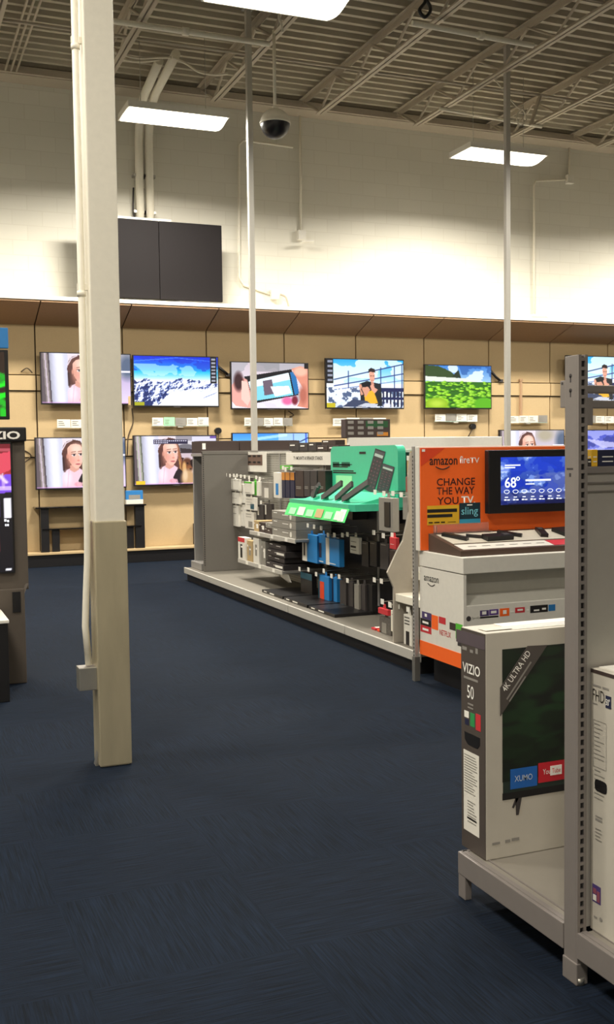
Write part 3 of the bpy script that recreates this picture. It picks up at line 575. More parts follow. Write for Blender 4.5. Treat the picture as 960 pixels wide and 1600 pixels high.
tv(1.89, 3.126, 1.04, 1.748, YV, pic_girl(), 'lower television showing a girl, crossed by the white column')
tv(3.23, 4.45, 1.058, 1.768, YV, pic_girl(mood=1), 'television showing a girl beside a brown dog', 'yellow')
tv(4.677, 5.88, 1.09, 1.797, YV, pic_beach(), 'lower television showing blue sky, mostly hidden by dark boxes')
tv(9.20, 10.46, 1.1, 1.825, YV, pic_girl(), 'lower television showing a girl, behind the orange display')
tv(10.6, 11.86, 1.1, 1.82, YV, pic_purple(), 'television showing violet clouds, behind the grey rack')
# information card strips below the upper row
def cards(x0, x1, zl, zr, label, cols):
    t = thing('card_holder', label, 'sign holder', (x0, YB-.1, zr), 'information card strips under the televisions')
    n = len(cols); w = (x1-x0)/n; yb = YB-.09
    B().box(((x0+x1)/2-.04, yb, zl-.14), ((x0+x1)/2+.04, YB-.02, zl-.05)).build('bracket', M_white, t)
    B().box((x0, yb-.004, zl-.125), (x1, yb+.004, zl-.108)).build('strip', M_clear, t)
    for i, c in enumerate(cols):
        o = decal(t, 'card', (x0+i*w+.004, yb-.006, zl-.12+random.uniform(-.008, .008)), X_, Z_, w-.008, .115, c, .003)
    bars(t, (x0, yb-.0105, zl-.12), X_, Z_, [(w*(i+.12), .03+.025*j, w*.6*random.uniform(.5, 1), .008) for i in range(n) for j in range(3)], M_gtext)
cw, ct, cg = M_white, M_teal, M_gbox
cards(2.2, 2.95, 2.0, 2.0, 'card strip under the upper girl television', [cw, cw, cg, cw])
cards(3.52, 4.355, 2.02, 1.9, 'card strip with a pale green card under the mountain television', [cw, M_lime, cg, cw, cw])
cards(4.89, 5.65, 2.02, 1.9, 'card strip under the tablet television', [cw, cg, cw, cw, cg])
cards(6.3, 7.2, 2.02, 1.9, 'card strip under the seated man television', [cw, cw, cg, cw])
cards(8.055, 8.832, 2.08, 1.96, 'card strip under the green leaf television', [cw, cg, cw, cw])
cards(9.43, 10.17, 2.06, 1.93, 'card strip right of the right-hand thin pole', [cw, cw, cw, cg])
cards(10.95, 11.7, 2.06, 1.93, 'card strip seen past the grey rack upright', [cg, cw, cw, cw])
def grommet(x, z, label, pts):
    t = thing('wall_plug', label, 'plug', (x, YB-.05, z), 'black plugs in the tan wall')
    B().tube([(x, YB-.021, z), (x, YB-.10, z)], .045, 14).build('plug', M_black, t); B().tube(pts, .01, 6).build('cord', M_seam, t)
grommet(4.5, 1.83, 'black plug right of the girl and dog television', [(4.5, YB-.09, 1.83), (4.5, YB-.06, 1.7), (4.48, YB-.05, 1.5)])
grommet(8.76, 1.88, 'black plug under the green leaf television', [(8.76, YB-.09, 1.88), (8.72, YB-.06, 1.78), (8.66, YB-.05, 1.68)])
def arm(x, z, label, x2, z2):
    t = thing('mount_strap', label, 'strap', (x, YB-.05, z), 'dangling black mount straps')
    B().tube([(x, YB-.08, z), (x+(x2-x)*.6, YB-.07, z2+.05), (x2, YB-.06, z2)], .022, 6).build('strap', M_black, t); B().box((x2-.03, YB-.075, z2-.025), (x2+.05, YB-.047, z2+.02)).build('buckle', M_dark, t)
arm(9.08, 2.78, 'black strap hanging right of the green leaf television', 9.28, 2.62); arm(4.50, 2.76, 'black strap hanging right of the mountain television', 4.66, 2.64)
t = thing('cable_cover', 'vertical tan cable cover right of the right-hand thin pole', 'cable cover', (9.68, YB-.06, 1.95)); B().box((9.665, YB-.065, 2.02), (9.70, YB-.021, 2.62), bev=.004).build('cover', M_soff, t); B().box((9.655, YB-.07, 2.62), (9.71, YB-.021, 2.65)).build('cap', M_soff, t)
def cordw(label, pts): cable(label, pts, .009, M_seam, 'thin dark cords on the tan wall', 'cord')
cordw('thin cord hanging between the two left television columns', [(3.25, YB-.05, 2.15), (3.26, YB-.05, 1.95), (3.19, YB-.05, 1.76), (3.17, YB-.05, 1.5)])
cordw('thin cord looping left of the lower girl television', [(1.62, YB-.055, 1.45), (1.72, YB-.055, 1.58), (1.85, YB-.055, 1.5), (1.7, YB-.055, 1.36), (1.66, YB-.055, 1.3)])
cordw('small cord loop left of the upper girl television', [(1.75, YB-.05, 2.63), (1.83, YB-.06, 2.68), (1.9, YB-.05, 2.62)])
cordw('cord hanging under the tablet television', [(5.6, YB-.05, 2.12), (5.68, YB-.06, 2.06), (5.62, YB-.05, 2.03)])
# black media stand and things on the plinth
t = thing('media_stand', 'black glass media stand below the left televisions', 'tv stand', (2.63, 14.35, .195))
B().box((1.86, 14.22, .79), (3.37, 14.47, .81), bev=.003).build('top', M_wood, t); B().box((2.4, 14.24, .50), (3.0, 14.46, .515)).box((1.95, 14.24, .50), (2.4, 14.46, .515)).box((3.0, 14.24, .50), (3.3, 14.46, .515)).build('shelf', M_wood, t)
for x, w in ((1.93, .11), (2.52, .17), (3.22, .13)): B().box((x, 14.25, .197), (x+w, 14.34, .79), bev=.005).build('post', M_black, t)
for x in (2.08, 3.1): B().box((x, 14.27, .197), (x+.1, 14.33, .50), bev=.005).build('post', M_black, t)
t = thing('photo_box', 'blue picture box standing on the black media stand', 'box', (3.27, 14.3, .81)); B().box((3.1, 14.28, .875), (3.34, 14.36, 1.0), bev=.004).build('carton', M_dblue, t); B().box((3.1, 14.27, .812), (3.34, 14.37, .874), bev=.004).build('white_base', M_white, t)
decal(t, 'picture', (3.14, 14.28, .88), X_, Z_, .16, .06, M_gbox)
t = thing('subwoofer', 'black speaker box on the plinth at the shelf run end', 'speaker', (4.15, 14.3, .197)); B().box((4.10, 14.22, .197), (4.42, 14.46, .5), bev=.01).build('cabinet', M_black, t); B().tube([(4.24, 14.225, .35), (4.24, 14.212, .35)], .08, 18).build('cone', M_dark, t)
# ------------------------------------------------------------------ accessory shelf run (spine along Y at x = 4)
XP = 3.97                                                   # face of the peg panel
g = thing('gondola_shelving', 'long grey accessory shelf run with peg panel, middle of the aisle', 'shelving', (4.0, 9, 0))
B().box((XP, 9.25, .14), (4.03, 11.4, 1.49)).build('back_panel', M_peg, g); B().box((XP, 5.98, .14), (4.03, 6.9, 1.49)).build('back_panel', M_peg, g)
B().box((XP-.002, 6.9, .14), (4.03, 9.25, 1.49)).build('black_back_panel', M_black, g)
B().box((3.96, 5.98, 1.49), (4.04, 11.42, 1.515), bev=.003).build('top_rail', M_lgrey, g)
for y in (6.9, 8.1, 9.3, 10.5): B().box((XP-.012, y-.012, .14), (XP+.002, y+.012, 1.49)).build('slotted_upright', M_grey, g)
B().box((3.36, 11.40, .15), (4.66, 11.43, 1.525), bev=.003).box((3.36, 11.395, 1.49), (4.66, 11.435, 1.53), bev=.003).build('end_panel', mat('end_panel_grey', '716d67', .5, .2, .05), g)
b = B()
for k in range(50): b.box((3.364, 11.396, .22+k*.0254), (3.376, 11.401, .22+k*.0254+.013))
b.build('slot_row', M_dark, g)
b = B().box((3.29, 6.1, .118), (4.70, 11.95, .148), bev=.003)
b.build('base_deck', M_ddeck, g); B().box((3.305, 6.12, 0), (4.66, 11.93, .118)).build('kick_plate', M_black, g)
ys = [6.08, 7.3, 8.52, 9.74, 10.96, 11.96]
for a, c in zip(ys, ys[1:]): B().box((3.272, a+.006, .085), (3.292, c-.006, .152), bev=.004).build('base_lip', M_lgrey, g)
B().box((3.36, 11.52, .15), (4.64, 11.95, .23), bev=.004).build('end_deck', M_grey, g)
def shelf(y0, y1, z, x0=3.53):
    s = B().box((x0, y0, z), (XP, y1, z+.025), bev=.003).build('shelf', M_grey, g)
    B().box((x0-.012, y0, z-.012), (x0, y1, z+.03), bev=.003).build('price_rail', M_lgrey, s)
    for k in range(3):
        yk = y0+(y1-y0)*(.2+.3*k); decal(s, 'shelf_label', (x0-.013, yk, z-.008), -Y_, Z_, .07, .033, M_tag)
    for yb in (y0+.02, y1-.03): B().prism([(x0+.06, yb, z), (XP, yb, z), (XP, yb, z-.09)], (0, .006, 0)).build('shelf_bracket', M_grey, s)
shelf(8.95, 10.25, .665); shelf(9.3, 10.65, .335)
# top of the end: two long dark boxes, small dark boxes along the rail
for x0, x1, l in ((3.38, 3.86, 'left of two long dark boxes on top of the shelf end'), (3.865, 4.62, 'right of two long dark boxes on top of the shelf end')):
    t = thing('long_box', l, 'box', ((x0+x1)/2, 11.75, 1.53)); B().box((x0, 11.56, 1.505), (x1, 11.9, 1.645), bev=.004).build('carton', M_dbrown, t)
    B().box((x0+.02, 11.6, 1.645), (x1-.02, 11.86, 1.648)).build('lid_flap', M_dark, t); 
    if x0 < 3.5: decal(t, 'white_label', (x0+.03, 11.56, 1.55), X_, Z_, .04, .07, M_tag)
B().box((3.38, 11.44, 1.47), (4.64, 11.94, 1.503)).box((3.4, 11.9, .23), (4.6, 11.94, 1.47)).build('end_shelf', M_grey, g)
tops = [(10.13, 9.86, 1.60), (9.84, 9.62, 1.59), (9.60, 9.40, 1.60), (9.38, 9.12, 1.565), (9.10, 8.86, 1.565)]
tl = ['leftmost dark box in the row on top of the shelf run', 'second dark box from the left on top of the shelf run', 'third dark box from the left on top of the shelf run', 'fourth dark box from the left on top of the shelf run', 'dark box on the shelf run top nearest the green display']
for (a, c, z), l in zip(tops, tl):
    t = thing('small_box', l, 'box', (3.99, a, 1.515), 'dark boxes on top of the shelf run'); B().box((3.93, c, 1.515), (4.05, a, z), bev=.003).build('carton', M_dark if z > 1.58 else M_dbrown, t)
    bars(t, (3.93, a, 1.515), -Y_, Z_, [(.03, z-1.545, (a-c)*.5, .012)], M_ltext)
t = thing('small_box', 'dark box stacked on the others just left of the green display', 'box', (3.99, 9.2, 1.566), 'dark boxes on top of the shelf run'); B().box((3.94, 8.95, 1.566), (4.04, 9.28, 1.615), bev=.003).build('carton', M_dbrown, t); bars(t, (3.94, 9.28, 1.566), -Y_, Z_, [(.04, .03, .12, .01)], M_ltext)

n_hook = [0]
def hook(px, py, x, label, grp):
    p = aX(px, py, x); t = thing('peg_hook', label, 'peg hook', (XP, p.y, p.z), grp)
    B().tube([(XP, p.y, p.z), (x+.01, p.y, p.z), (x, p.y, p.z+.012)], .004, 6).build('rod', M_steel, t)
    B().obox((x-.004, p.y, p.z), (X_, Y_, Z_), (.002, .024, .019)).build('price_tag', M_tag, t)
G1, G2, G3, G4, G5 = 'peg hooks in the top row by the end panel', 'peg hooks in the middle row', 'peg hooks in the bottom row', 'peg hooks below the stepped side shelves', 'peg hooks around the boxed remote'
for px, py in ((354, 742), (360, 743), (366, 743), (371, 743), (377, 744), (383, 745), (390, 746), (401, 746), (407, 748)):
    hook(px, py, 3.65, 'peg hook with white tag in the top row by the grey end panel', G1)
hook(408.5, 785, 3.66, 'peg hook with white tag alone above the dark case packs', G1)
for px, py in ((467, 819), (482, 821), (492, 823), (503, 825), (513.5, 836), (523.5, 836), (536, 836), (544, 835), (585, 832), (600, 837), (614, 836)):
    hook(px, py, 3.62, 'peg hook with white tag in the middle row below the green display', G2)
for px, py in ((469, 889), (483, 890), (495, 897), (507, 892), (519, 900), (531, 901), (544, 907), (586, 906), (597, 908)):
    hook(px, py, 3.62, 'peg hook with white tag in the bottom row of the black panel', G3)
for px, py in ((587, 769), (601, 771), (615, 771), (628, 773)):
    hook(px, py, 3.58, 'peg hook with white tag in the row beside the boxed remote', G5)

def pack(x0, y0, x1, y1, X, label, m, top=None, inner=None, d=.03, strip=None, grp=None, cat='package', box=False, ink=None, name='hanging_package', side=None):
    """a hanging or standing pack whose aisle face covers a photo rectangle, on the plane x = X"""
    a = aX(x0, y0, X); c = aX(x1, y1, X); ya, yb, za, zb = a.y, c.y, a.z, c.z
    a2 = aX(x0, y1, X); zb = (zb+a2.z)/2
    t = thing(name, label, cat, (X+d/2, (ya+yb)/2, zb), grp)
    B().box((X, yb, zb), (X+d, ya, za), bev=.003).build('carton' if box else 'pack_body', m, t)
    w, h = ya-yb, za-zb
    if not box: B().prism([(X+d/2, (ya+yb)/2-.025, za), (X+d/2, (ya+yb)/2+.025, za), (X+d/2, (ya+yb)/2+.018, za+.035), (X+d/2, (ya+yb)/2-.018, za+.035)], (.002, 0, 0)).build('hang_tab', m, t)
    if top: decal(t, 'top_band', (X, ya, zb+h*(1-top[0])), -Y_, Z_, w, h*top[0], top[1])
    if strip: decal(t, 'edge_strip', (X-.001, ya, zb), -Y_, Z_, w*strip[0], h, strip[1])
    if inner: 
        fx, fy, fw_, fh, im = inner; decal(t, 'picture', (X-.0012, ya-w*fx, zb+h*fy), -Y_, Z_, w*fw_, h*fh, im)
    if side: decal(t, 'side_face', (X+.001, yb, zb), X_, Z_, d-.002, h, side)
    if ink: bars(t, (X-.0015, ya, zb), -Y_, Z_, [(w*.15, h*q, w*.6, h*.03) for q in ink[0]], ink[1])
    return t
gp = 'white hanging accessory packs by the end panel'
pack(359, 748, 374, 767, 3.70, 'upper white cable pack nearest the grey end panel', M_white, inner=(.1, .02, .8, .1, M_gtext), grp=gp)
pack(359, 769, 374, 787, 3.71, 'second white cable pack down nearest the end panel', M_white, ink=((.5,), M_gtext), grp=gp)
pack(361, 789, 373, 822, 3.72, 'tall white cable pack lowest nearest the end panel', M_white, ink=((.6, .9), M_gtext), grp=gp)
pack(375, 756, 381, 786, 3.74, 'narrow white pack behind the second peg hooks', M_white, grp=gp)
pack(374, 788, 382, 822, 3.75, 'tall narrow white pack low beside the white cable packs', M_white, ink=((.7,), M_gtext), grp=gp)
pack(382, 752, 394, 772, 3.68, 'white pack with lime green top in the top row', M_white, top=(.14, M_pgreen), ink=((.1,), M_btext), grp=gp)
pack(383, 776, 399, 797, 3.69, 'white printed pack under the lime topped pack', M_white, inner=(.55, .1, .35, .4, M_teal), ink=((.8, .6, .4), M_gtext), grp=gp)
pack(383, 799, 397, 826, 3.70, 'white pack with round picture, lowest of its column', M_white, inner=(.4, .1, .45, .35, M_gbox), ink=((.85, .7), M_gtext), grp=gp)
pack(395, 752, 400, 774, 3.76, 'narrow lime green pack in the top row', M_pgreen, grp=gp)
pack(401, 752, 405.5, 775, 3.72, 'narrow white pack left of the clear blister pack', M_white, grp=gp)
pack(408.5, 753, 425, 779, 3.72, 'pale clear blister pack in the top row', M_gbox, inner=(.3, .05, .4, .6, M_white), ink=((.8,), M_gtext), grp=gp)
pack(401.5, 788, 412, 812, 3.74, 'dark case pack with pale stripe on the left', M_dark, inner=(.1, .3, .25, .55, M_white), grp='dark hanging case packs')
pack(413, 786, 425, 812, 3.76, 'dark case pack with pale stripe on the right', M_dark, inner=(.05, .3, .25, .6, M_white), grp='dark hanging case packs')
pack(427.5, 738, 438, 778, 3.72, 'white boxed kit left of the amber topped boxes', M_white, inner=(.35, .12, .4, .45, M_blue), d=.05, grp='boxed kits in the top row', box=True, name='boxed_kit')
for i, (a, l) in enumerate(((439, 'amber topped navy box beside the white boxed kit'), (446.3, 'amber topped navy box, middle of three'), (453.6, 'amber topped navy box beside the dark brown boxes'))):
    pack(a, 738, a+6.8, 778, 3.74, l, M_navy, top=(.3, M_orbox), d=.18, grp='amber and navy boxes in the top row', box=True, name='boxed_kit')
for i, (a, w, l, m_) in enumerate(((461.3, 13, 'dark brown box right of the amber topped boxes', M_dbrown), (475, 9.5, 'dark grey box right of the brown box in the top row', M_dark), (485, 10.5, 'second dark grey box from the brown box in the top row', M_dark), (497, 12, 'black box in the top row against the green display', M_black))):
    pack(a, 735, a+w, 776, 3.72, l, m_, ink=((.3, .36), M_gtext), d=.2, grp='dark boxes in the top row', box=True, name='boxed_kit')
for px, py in ((443, 731), (456, 732), (447, 734)): hook(px, py, 3.68, 'peg hook with pale tag above the amber topped boxes', 'peg hooks above the amber topped boxes')
# boxes on the two shelves
def shelfbox(y0, y1, z0, z1, x0, x1, label, m, grp, extra=None, name='shelf_box'):
    t = thing(name, label, 'box', ((x0+x1)/2, (y0+y1)/2, z0), grp); B().box((x0, y0, z0), (x1, y1, z1), bev=.003).build('carton', m, t)
    w = y1-y0; h = z1-z0
    bars(t, (x0, y1, z0), -Y_, Z_, [(w*.08, h*.7, w*.15, h*.1), (w*.45, h*.55, w*.25, h*.08)], M_ltext)
    if extra == 'oval': B().tube([(x0-.0005, y0+w*.2, z0+h*.45), (x0-.002, y0+w*.2, z0+h*.45)], h*.33, 14).build('oval_seal', M_white, t)
    if extra == 'label': decal(t, 'white_label', (x0, y0+w*.45, z0+h*.3), -Y_, Z_, w*.4, h*.4, M_tag)
    if extra == 'top': decal(t, 'top_band', (x0, y1, z1-h*.2), -Y_, Z_, w, h*.2, M_red); decal(t, 'picture_column', (x0, y1-w*.35, z0+h*.1), -Y_, Z_, w*.3, h*.6, M_btext)
    if extra == 'pic': decal(t, 'picture', (x0, y1-w*.35, z0+h*.3), -Y_, Z_, w*.3, h*.45, M_gbox)
    return t
z = .69
for i, l in enumerate(('lowest grey box with white seal in the stack of three', 'middle grey box with white seal in the stack of three', 'topmost grey box with white seal in the stack of three')):
    shelfbox(8.98, 9.62, z+i*.083, z+i*.083+.08, 3.54, 3.9, l, M_gbox, 'grey boxes with white seals', 'oval')
shelfbox(9.66, 9.86, .69, .75, 3.55, 3.8, 'small brown box, lower, left of the grey stack', M_dbrown, 'small boxes on the upper shelf'); shelfbox(9.66, 9.84, .75, .80, 3.55, 3.8, 'small grey box resting on a brown one left of the grey stack', M_gbox, 'small boxes on the upper shelf')
shelfbox(9.9, 10.06, .69, .79, 3.56, 3.8, 'dark brown cube box on the upper shelf', M_dbrown, 'small boxes on the upper shelf', 'label'); shelfbox(10.08, 10.22, .69, .80, 3.56, 3.8, 'tan cube box at the far end of the upper shelf', M_tanbox, 'small boxes on the upper shelf', 'label')
q = 'boxes standing on the lower shelf'
shelfbox(10.42, 10.64, .36, .60, 3.52, 3.6, 'slim white box with red top at the far end of the lower shelf', M_white, q, 'top'); shelfbox(10.22, 10.4, .36, .58, 3.54, 3.7, 'tan box on the lower shelf beside the red topped box', M_tanbox, q, 'pic')
shelfbox(10.02, 10.2, .36, .62, 3.54, 3.66, 'white box with grey picture on the lower shelf', M_white, q, 'pic'); shelfbox(9.88, 10.0, .36, .60, 3.56, 3.7, 'pale grey box on the lower shelf left of the black flat boxes', M_gbox, q, 'label')
q = 'flat black boxes stacked on the lower shelf'
for i, (z0, dx, dy, l) in enumerate(((.36, 0, 0, 'lowest flat black box in the lower shelf stack'), (.425, .03, .05, 'second flat black box from the bottom of the lower shelf stack'), (.485, .01, -.02, 'third flat black box from the bottom of the lower shelf stack'), (.545, .04, .03, 'topmost flat black box in the lower shelf stack'))):
    shelfbox(9.32+dy, 9.82+dy*.5, z0, z0+.056, 3.54+dx, 3.93, l, M_dark, q, 'label' if i % 2 == 0 else None)
t = thing('loose_sheet', 'crumpled white paper sheet under the lower shelf corner', 'paper', (3.6, 9.4, .26)); B().prism([(3.58, 9.55, .325), (3.58, 9.30, .325), (3.60, 9.27, .25), (3.62, 9.4, .235), (3.59, 9.52, .28)], (.004, 0, 0)).build('sheet', M_white, t)
# signs on the panel
p0, p1 = aX(386, 706, XP-.06), aX(416, 738, XP-.06)
t = thing('product_sign', 'white framed sign with a brown picture near the end panel', 'sign', (XP-.05, (p0.y+p1.y)/2, p1.z)); B().box((XP-.06, p1.y, p1.z), (XP-.05, p0.y, p0.z), bev=.002).build('board', M_white, t)
decal(t, 'picture', (XP-.0605, p0.y-.03, p1.z+.075), -Y_, Z_, .5, .12, mat('brown_picture', '6d564a', .6)); bars(t, (XP-.06, p0.y, p1.z), -Y_, Z_, [(.05+.16*i, .10+.07*j, .1, .02) for i in range(3) for j in range(2)], M_btext, lift=.003)
bars(t, (XP-.06, p0.y, p1.z), -Y_, Z_, [(.1, .225, .3, .012)], M_gtext, lift=.003); B().box((XP-.05, (p0.y+p1.y)/2-.1, p1.z+.05), (XP, (p0.y+p1.y)/2+.1, p1.z+.1)).build('holder', M_clear, t)
p0, p1 = aX(447, 706, XP-.04), aX(521, 727, XP-.04)
t = thing('header_sign', 'long white header sign for mounts and speaker stands', 'sign', (XP-.03, (p0.y+p1.y)/2, p1.z)); B().box((XP-.04, p1.y, p1.z), (XP-.03, p0.y, p0.z-.01), bev=.002).build('board', M_white, t)
txt(t, 'TV MOUNTS & SPEAKER STANDS', (XP-.04, p0.y-.22, p1.z+.05), -Y_, Z_, (p0.y-p1.y)*.62, .035, M_btext, .01)
B().box((XP-.03, (p0.y+p1.y)/2-.2, p1.z+.02), (XP, (p0.y+p1.y)/2+.2, p1.z+.06)).build('holder', M_clear, t)
p0 = aX(438, 722, 3.93); t = thing('pale_green_sign', 'small green shelf card right of the framed sign', 'sign', (3.95, p0.y, p0.z-.06)); B().box((3.93, p0.y-.35, p0.z-.075), (3.94, p0.y, p0.z-.035)).build('card', M_pgreen, t); B().box((3.94, p0.y-.2, p0.z-.07), (XP, p0.y-.15, p0.z-.05)).build('holder', M_clear, t); bars(t, (3.93, p0.y, p0.z-.075), -Y_, Z_, [(.05, .012, .2, .012)], M_ltext)
# blue and dark packs on the black panel
gb = 'bright blue hanging packs on the black panel'
pack(472.5, 833, 496, 878, 3.66, 'blue pack with white left edge in the middle row', M_blue, strip=(.33, M_white), inner=(.1, .2, .1, .6, M_btext), d=.05, grp=gb)
pack(496.5, 834, 509, 880, 3.68, 'blue pack with dark remote picture in the middle row', M_blue, inner=(.15, .2, .35, .5, M_navy), ink=((.05,), M_ltext), d=.05, grp=gb)
pack(509.5, 840, 530.5, 884, 3.64, 'blue pack with white left edge, right-hand one of the middle row', M_blue, strip=(.27, M_white), ink=((.06,), M_ltext), d=.05, grp=gb)
pack(547, 838, 561, 865, 3.70, 'small white pack with black marks in the middle row', M_white, inner=(.1, .35, .6, .12, M_btext), ink=((.7, .2), M_btext), grp='small packs in the middle row')
pack(594, 848, 607, 890, 3.66, 'dark grey remote pack left of the red pack', M_dark, ink=((.93,), M_gtext), grp='small packs in the middle row')
pack(609, 839, 619, 858, 3.60, 'small red pack beside the curved side panel', M_red, ink=((.4,), M_ltext), grp='small packs in the middle row')
pack(609, 859, 618, 885, 3.66, 'dark brown pack below the small red pack', M_dbrown, grp='small packs in the middle row')
for a, l in ((565, 'black case pack left of the pair, middle row'), (578, 'black case pack right of the pair, middle row')): pack(a, 845, a+11, 885, 3.72, l, M_black, ink=((.9,), M_gtext), d=.05, grp='black case packs in the middle row')
pack(470, 893, 488, 940, 3.66, 'black pack with teal top in the bottom row', M_black, top=(.22, M_teal), d=.05, grp='packs in the bottom row')
pack(498, 898, 514.5, 946, 3.64, 'blue pack with red picture in the bottom row', M_blue, inner=(.15, .15, .4, .65, M_orred), strip=(.12, M_teal), d=.05, grp='packs in the bottom row')
pack(516, 902, 527, 945, 3.67, 'blue pack right of the red picture pack in the bottom row', M_blue, strip=(.5, M_navy), d=.05, grp='packs in the bottom row')
pack(531, 906, 541, 950, 3.66, 'charcoal pack with teal dots in the bottom row', M_dark, inner=(.3, .05, .4, .1, M_teal), d=.04, grp='packs in the bottom row'); pack(542.5, 908, 552, 952, 3.68, 'charcoal pack left of the pale grey pack, bottom row', M_dark, d=.04, grp='packs in the bottom row')
pack(553.5, 912, 561, 957, 3.66, 'slim pale grey pack in the bottom row', M_gbox, d=.03, grp='packs in the bottom row'); pack(562.5, 912, 571, 956, 3.68, 'charcoal pack right of the pale grey pack, bottom row', M_dark, d=.04, grp='packs in the bottom row'); pack(573, 912, 582, 955, 3.70, 'rightmost black pack in the bottom row', M_black, d=.04, grp='packs in the bottom row')
# boxed remote hanging in front of the green display
t = pack(592, 777, 614.5, 830, 3.32, 'grey framed boxed remote hanging before the green display', M_gbox, d=.05, grp=None, name='boxed_remote', cat='remote')
p0, p1 = aX(601, 784, 3.316), aX(610, 824, 3.316); B().box((3.312, p1.y, p1.z), (3.321, p0.y, p0.z), bev=.003).build('remote', M_black, t)
t.location.x += 0
pack(629.5, 776, 637, 812, 3.62, 'slim grey pack behind the curved side panel', M_gbox, d=.03, grp='packs behind the curved side panel'); pack(636, 712, 645, 742, 3.80, 'tan hanging pack above the curved side panel', M_tanbox, top=(.25, M_white), d=.03, grp='packs behind the curved side panel'); pack(634, 745, 642, 772, 3.80, 'reddish brown pack under the tan hanging pack', mat('red_brown_card', '8a4a42', .6), d=.03, grp='packs behind the curved side panel')
for a, c, m_, l in ((100, 110, M_tag, ''),): pass
small = [(9.2, 'dark flat box lying on the base deck left of the blue packs'), (8.6, 'dark flat box lying on the base deck below the blue packs'), (8.0, 'dark flat box lying on the base deck near the curved panel')]
for y_, l in small:
    t = thing('flat_box', l, 'box', (3.6, y_, .15), 'flat dark boxes on the base deck'); B().box((3.37, y_-.29, .149), (3.90, y_+.27, .175), bev=.003).build('carton', M_black, t); bars(t, (3.37, y_+.25, .15), -Y_, Z_, [(.04, .01, .08, .010), (.2, .008, .12, .012)], M_tag)
for y_, l in ((6.95, 'small orange packet left on the base deck'), (7.05, 'small red packet left on the base deck')):
    t = thing('small_packet', l, 'packet', (3.45, y_, .15), 'packets on the base deck'); B().box((3.40, y_-.035, .149), (3.50, y_+.035, .165), bev=.003).build('wrapper', M_orred if 'orange' in l else M_red, t); B().box((3.42, y_-.02, .165), (3.47, y_+.02, .167)).build('white_label', M_tag, t)

# ------------------------------------------------------------------ green remote display
t = thing('remote_display', 'mint green universal remote display with a slanted price strip', 'display', (3.6, 8.05, 1.0)); gd = t
y0, y1 = 7.38, 8.72
def rnd(y0, y1, z0, z1, r, x, tl=True, tr=True):
    pts = [(x, y1, z0)]
    for a in range(7): th = a/6*math.pi/2; pts.append((x, y1-r+r*math.cos(th), z1-r+r*math.sin(th)))
    for a in range(7): th = math.pi/2+a/6*math.pi/2; pts.append((x, y0+r+r*math.cos(th), z1-r+r*math.sin(th)))
    pts.append((x, y0, z0)); return pts
B().prism(rnd(y0, y1, 1.05, 1.55, .06, 3.79), (.07, 0, 0)).build('back_board', M_green, t)
tray = [(3.38, y1, 1.03), (3.38, y0+.06, 1.03), (3.42, y0+.015, 1.03), (3.80, y0, 1.03), (3.86, y0+.02, 1.03), (3.86, y1, 1.03)]
B().prism(tray, (0, 0, .055)).build('tray', M_green, t)
B().prism([(3.50, y1-.05, 1.085), (3.50, y0+.1, 1.085), (3.79, y0+.05, 1.16), (3.79, y1-.05, 1.16), ], (0, 0, -.06)).build('sloped_deck', M_green, t)
b = B().prism([(3.378, y1, 1.05), (3.374, y1, 1.05), (3.33, y1, .945), (3.334, y1, .945)], (0, -(y1-y0-.03), 0)); strip = b.build('price_strip', M_bgreen, t)
u = -Y_; v = Vector((.044, 0, .105)).normalized()
for i, m_ in enumerate((M_lime, M_clear, M_lime, M_tanbox, M_lime, M_clear)):
    decal(strip, 'strip_card', Vector((3.332, y1-.09-i*.2, .958)), u, v, .15, .075 if i % 2 else .06, m_)
decal(strip, 'glossy_tab', Vector((3.331, y0+.17, .952)), u, v, .11, .10, M_tag)
B().box((3.82, y0+.3, .9), (3.965, y0+.4, 1.03)).box((3.82, y1-.4, .9), (3.965, y1-.3, 1.03)).build('bracket', M_black, t)
fb = 3.79
bars(t, (fb, y1-.05, 1.37), -Y_, Z_, [(.03*i+(.05 if i > 4 else 0), 0, .02, .04) for i in range(11)]+[(0, .016, .42, .006)], M_btext, lift=.002); txt(t, 'REMOTES, FAST', (fb, y1-.05, 1.30), -Y_, Z_, .5, .045, M_btext, .0) if False else bars(t, (fb, y1-.05, 1.30), -Y_, Z_, [(.0, .08, .38, .012), (0, .062, .33, .010), (0, .01, .5, .012), (0, .028, .45, .01)], M_btext, lift=.002)
bars(t, (fb, y1-.62, 1.48), -Y_, Z_, [(0, 0, .13, .02)], M_btext, lift=.002)
decal(t, 'photo_card', (fb-.002, y1-.12, 1.10), -Y_, Z_, .35, .19, M_lime); decal(t, 'photo_mark', (fb-.004, y1-.25, 1.15), -Y_, Z_, .18, .03, M_green)
def phone(pts, label_, cv):   # printed remote pictures on the board
    pass
for bl, br, tl_ in (((570, 764.6), (585, 766), (587.5, 700.4)), ((589, 766), (607, 768), (599, 723.7))):
    P0, P1, P2 = aX(*bl, fb), aX(*br, fb), aX(*tl_, fb); P1 = P0+Vector((0, P1.y-P0.y, -.03))
    grid(t, 'remote_picture', pic_phone(), P0, P1-P0, P2-P0, (P1-P0).length, (P2-P0).length, PRINT, .004)
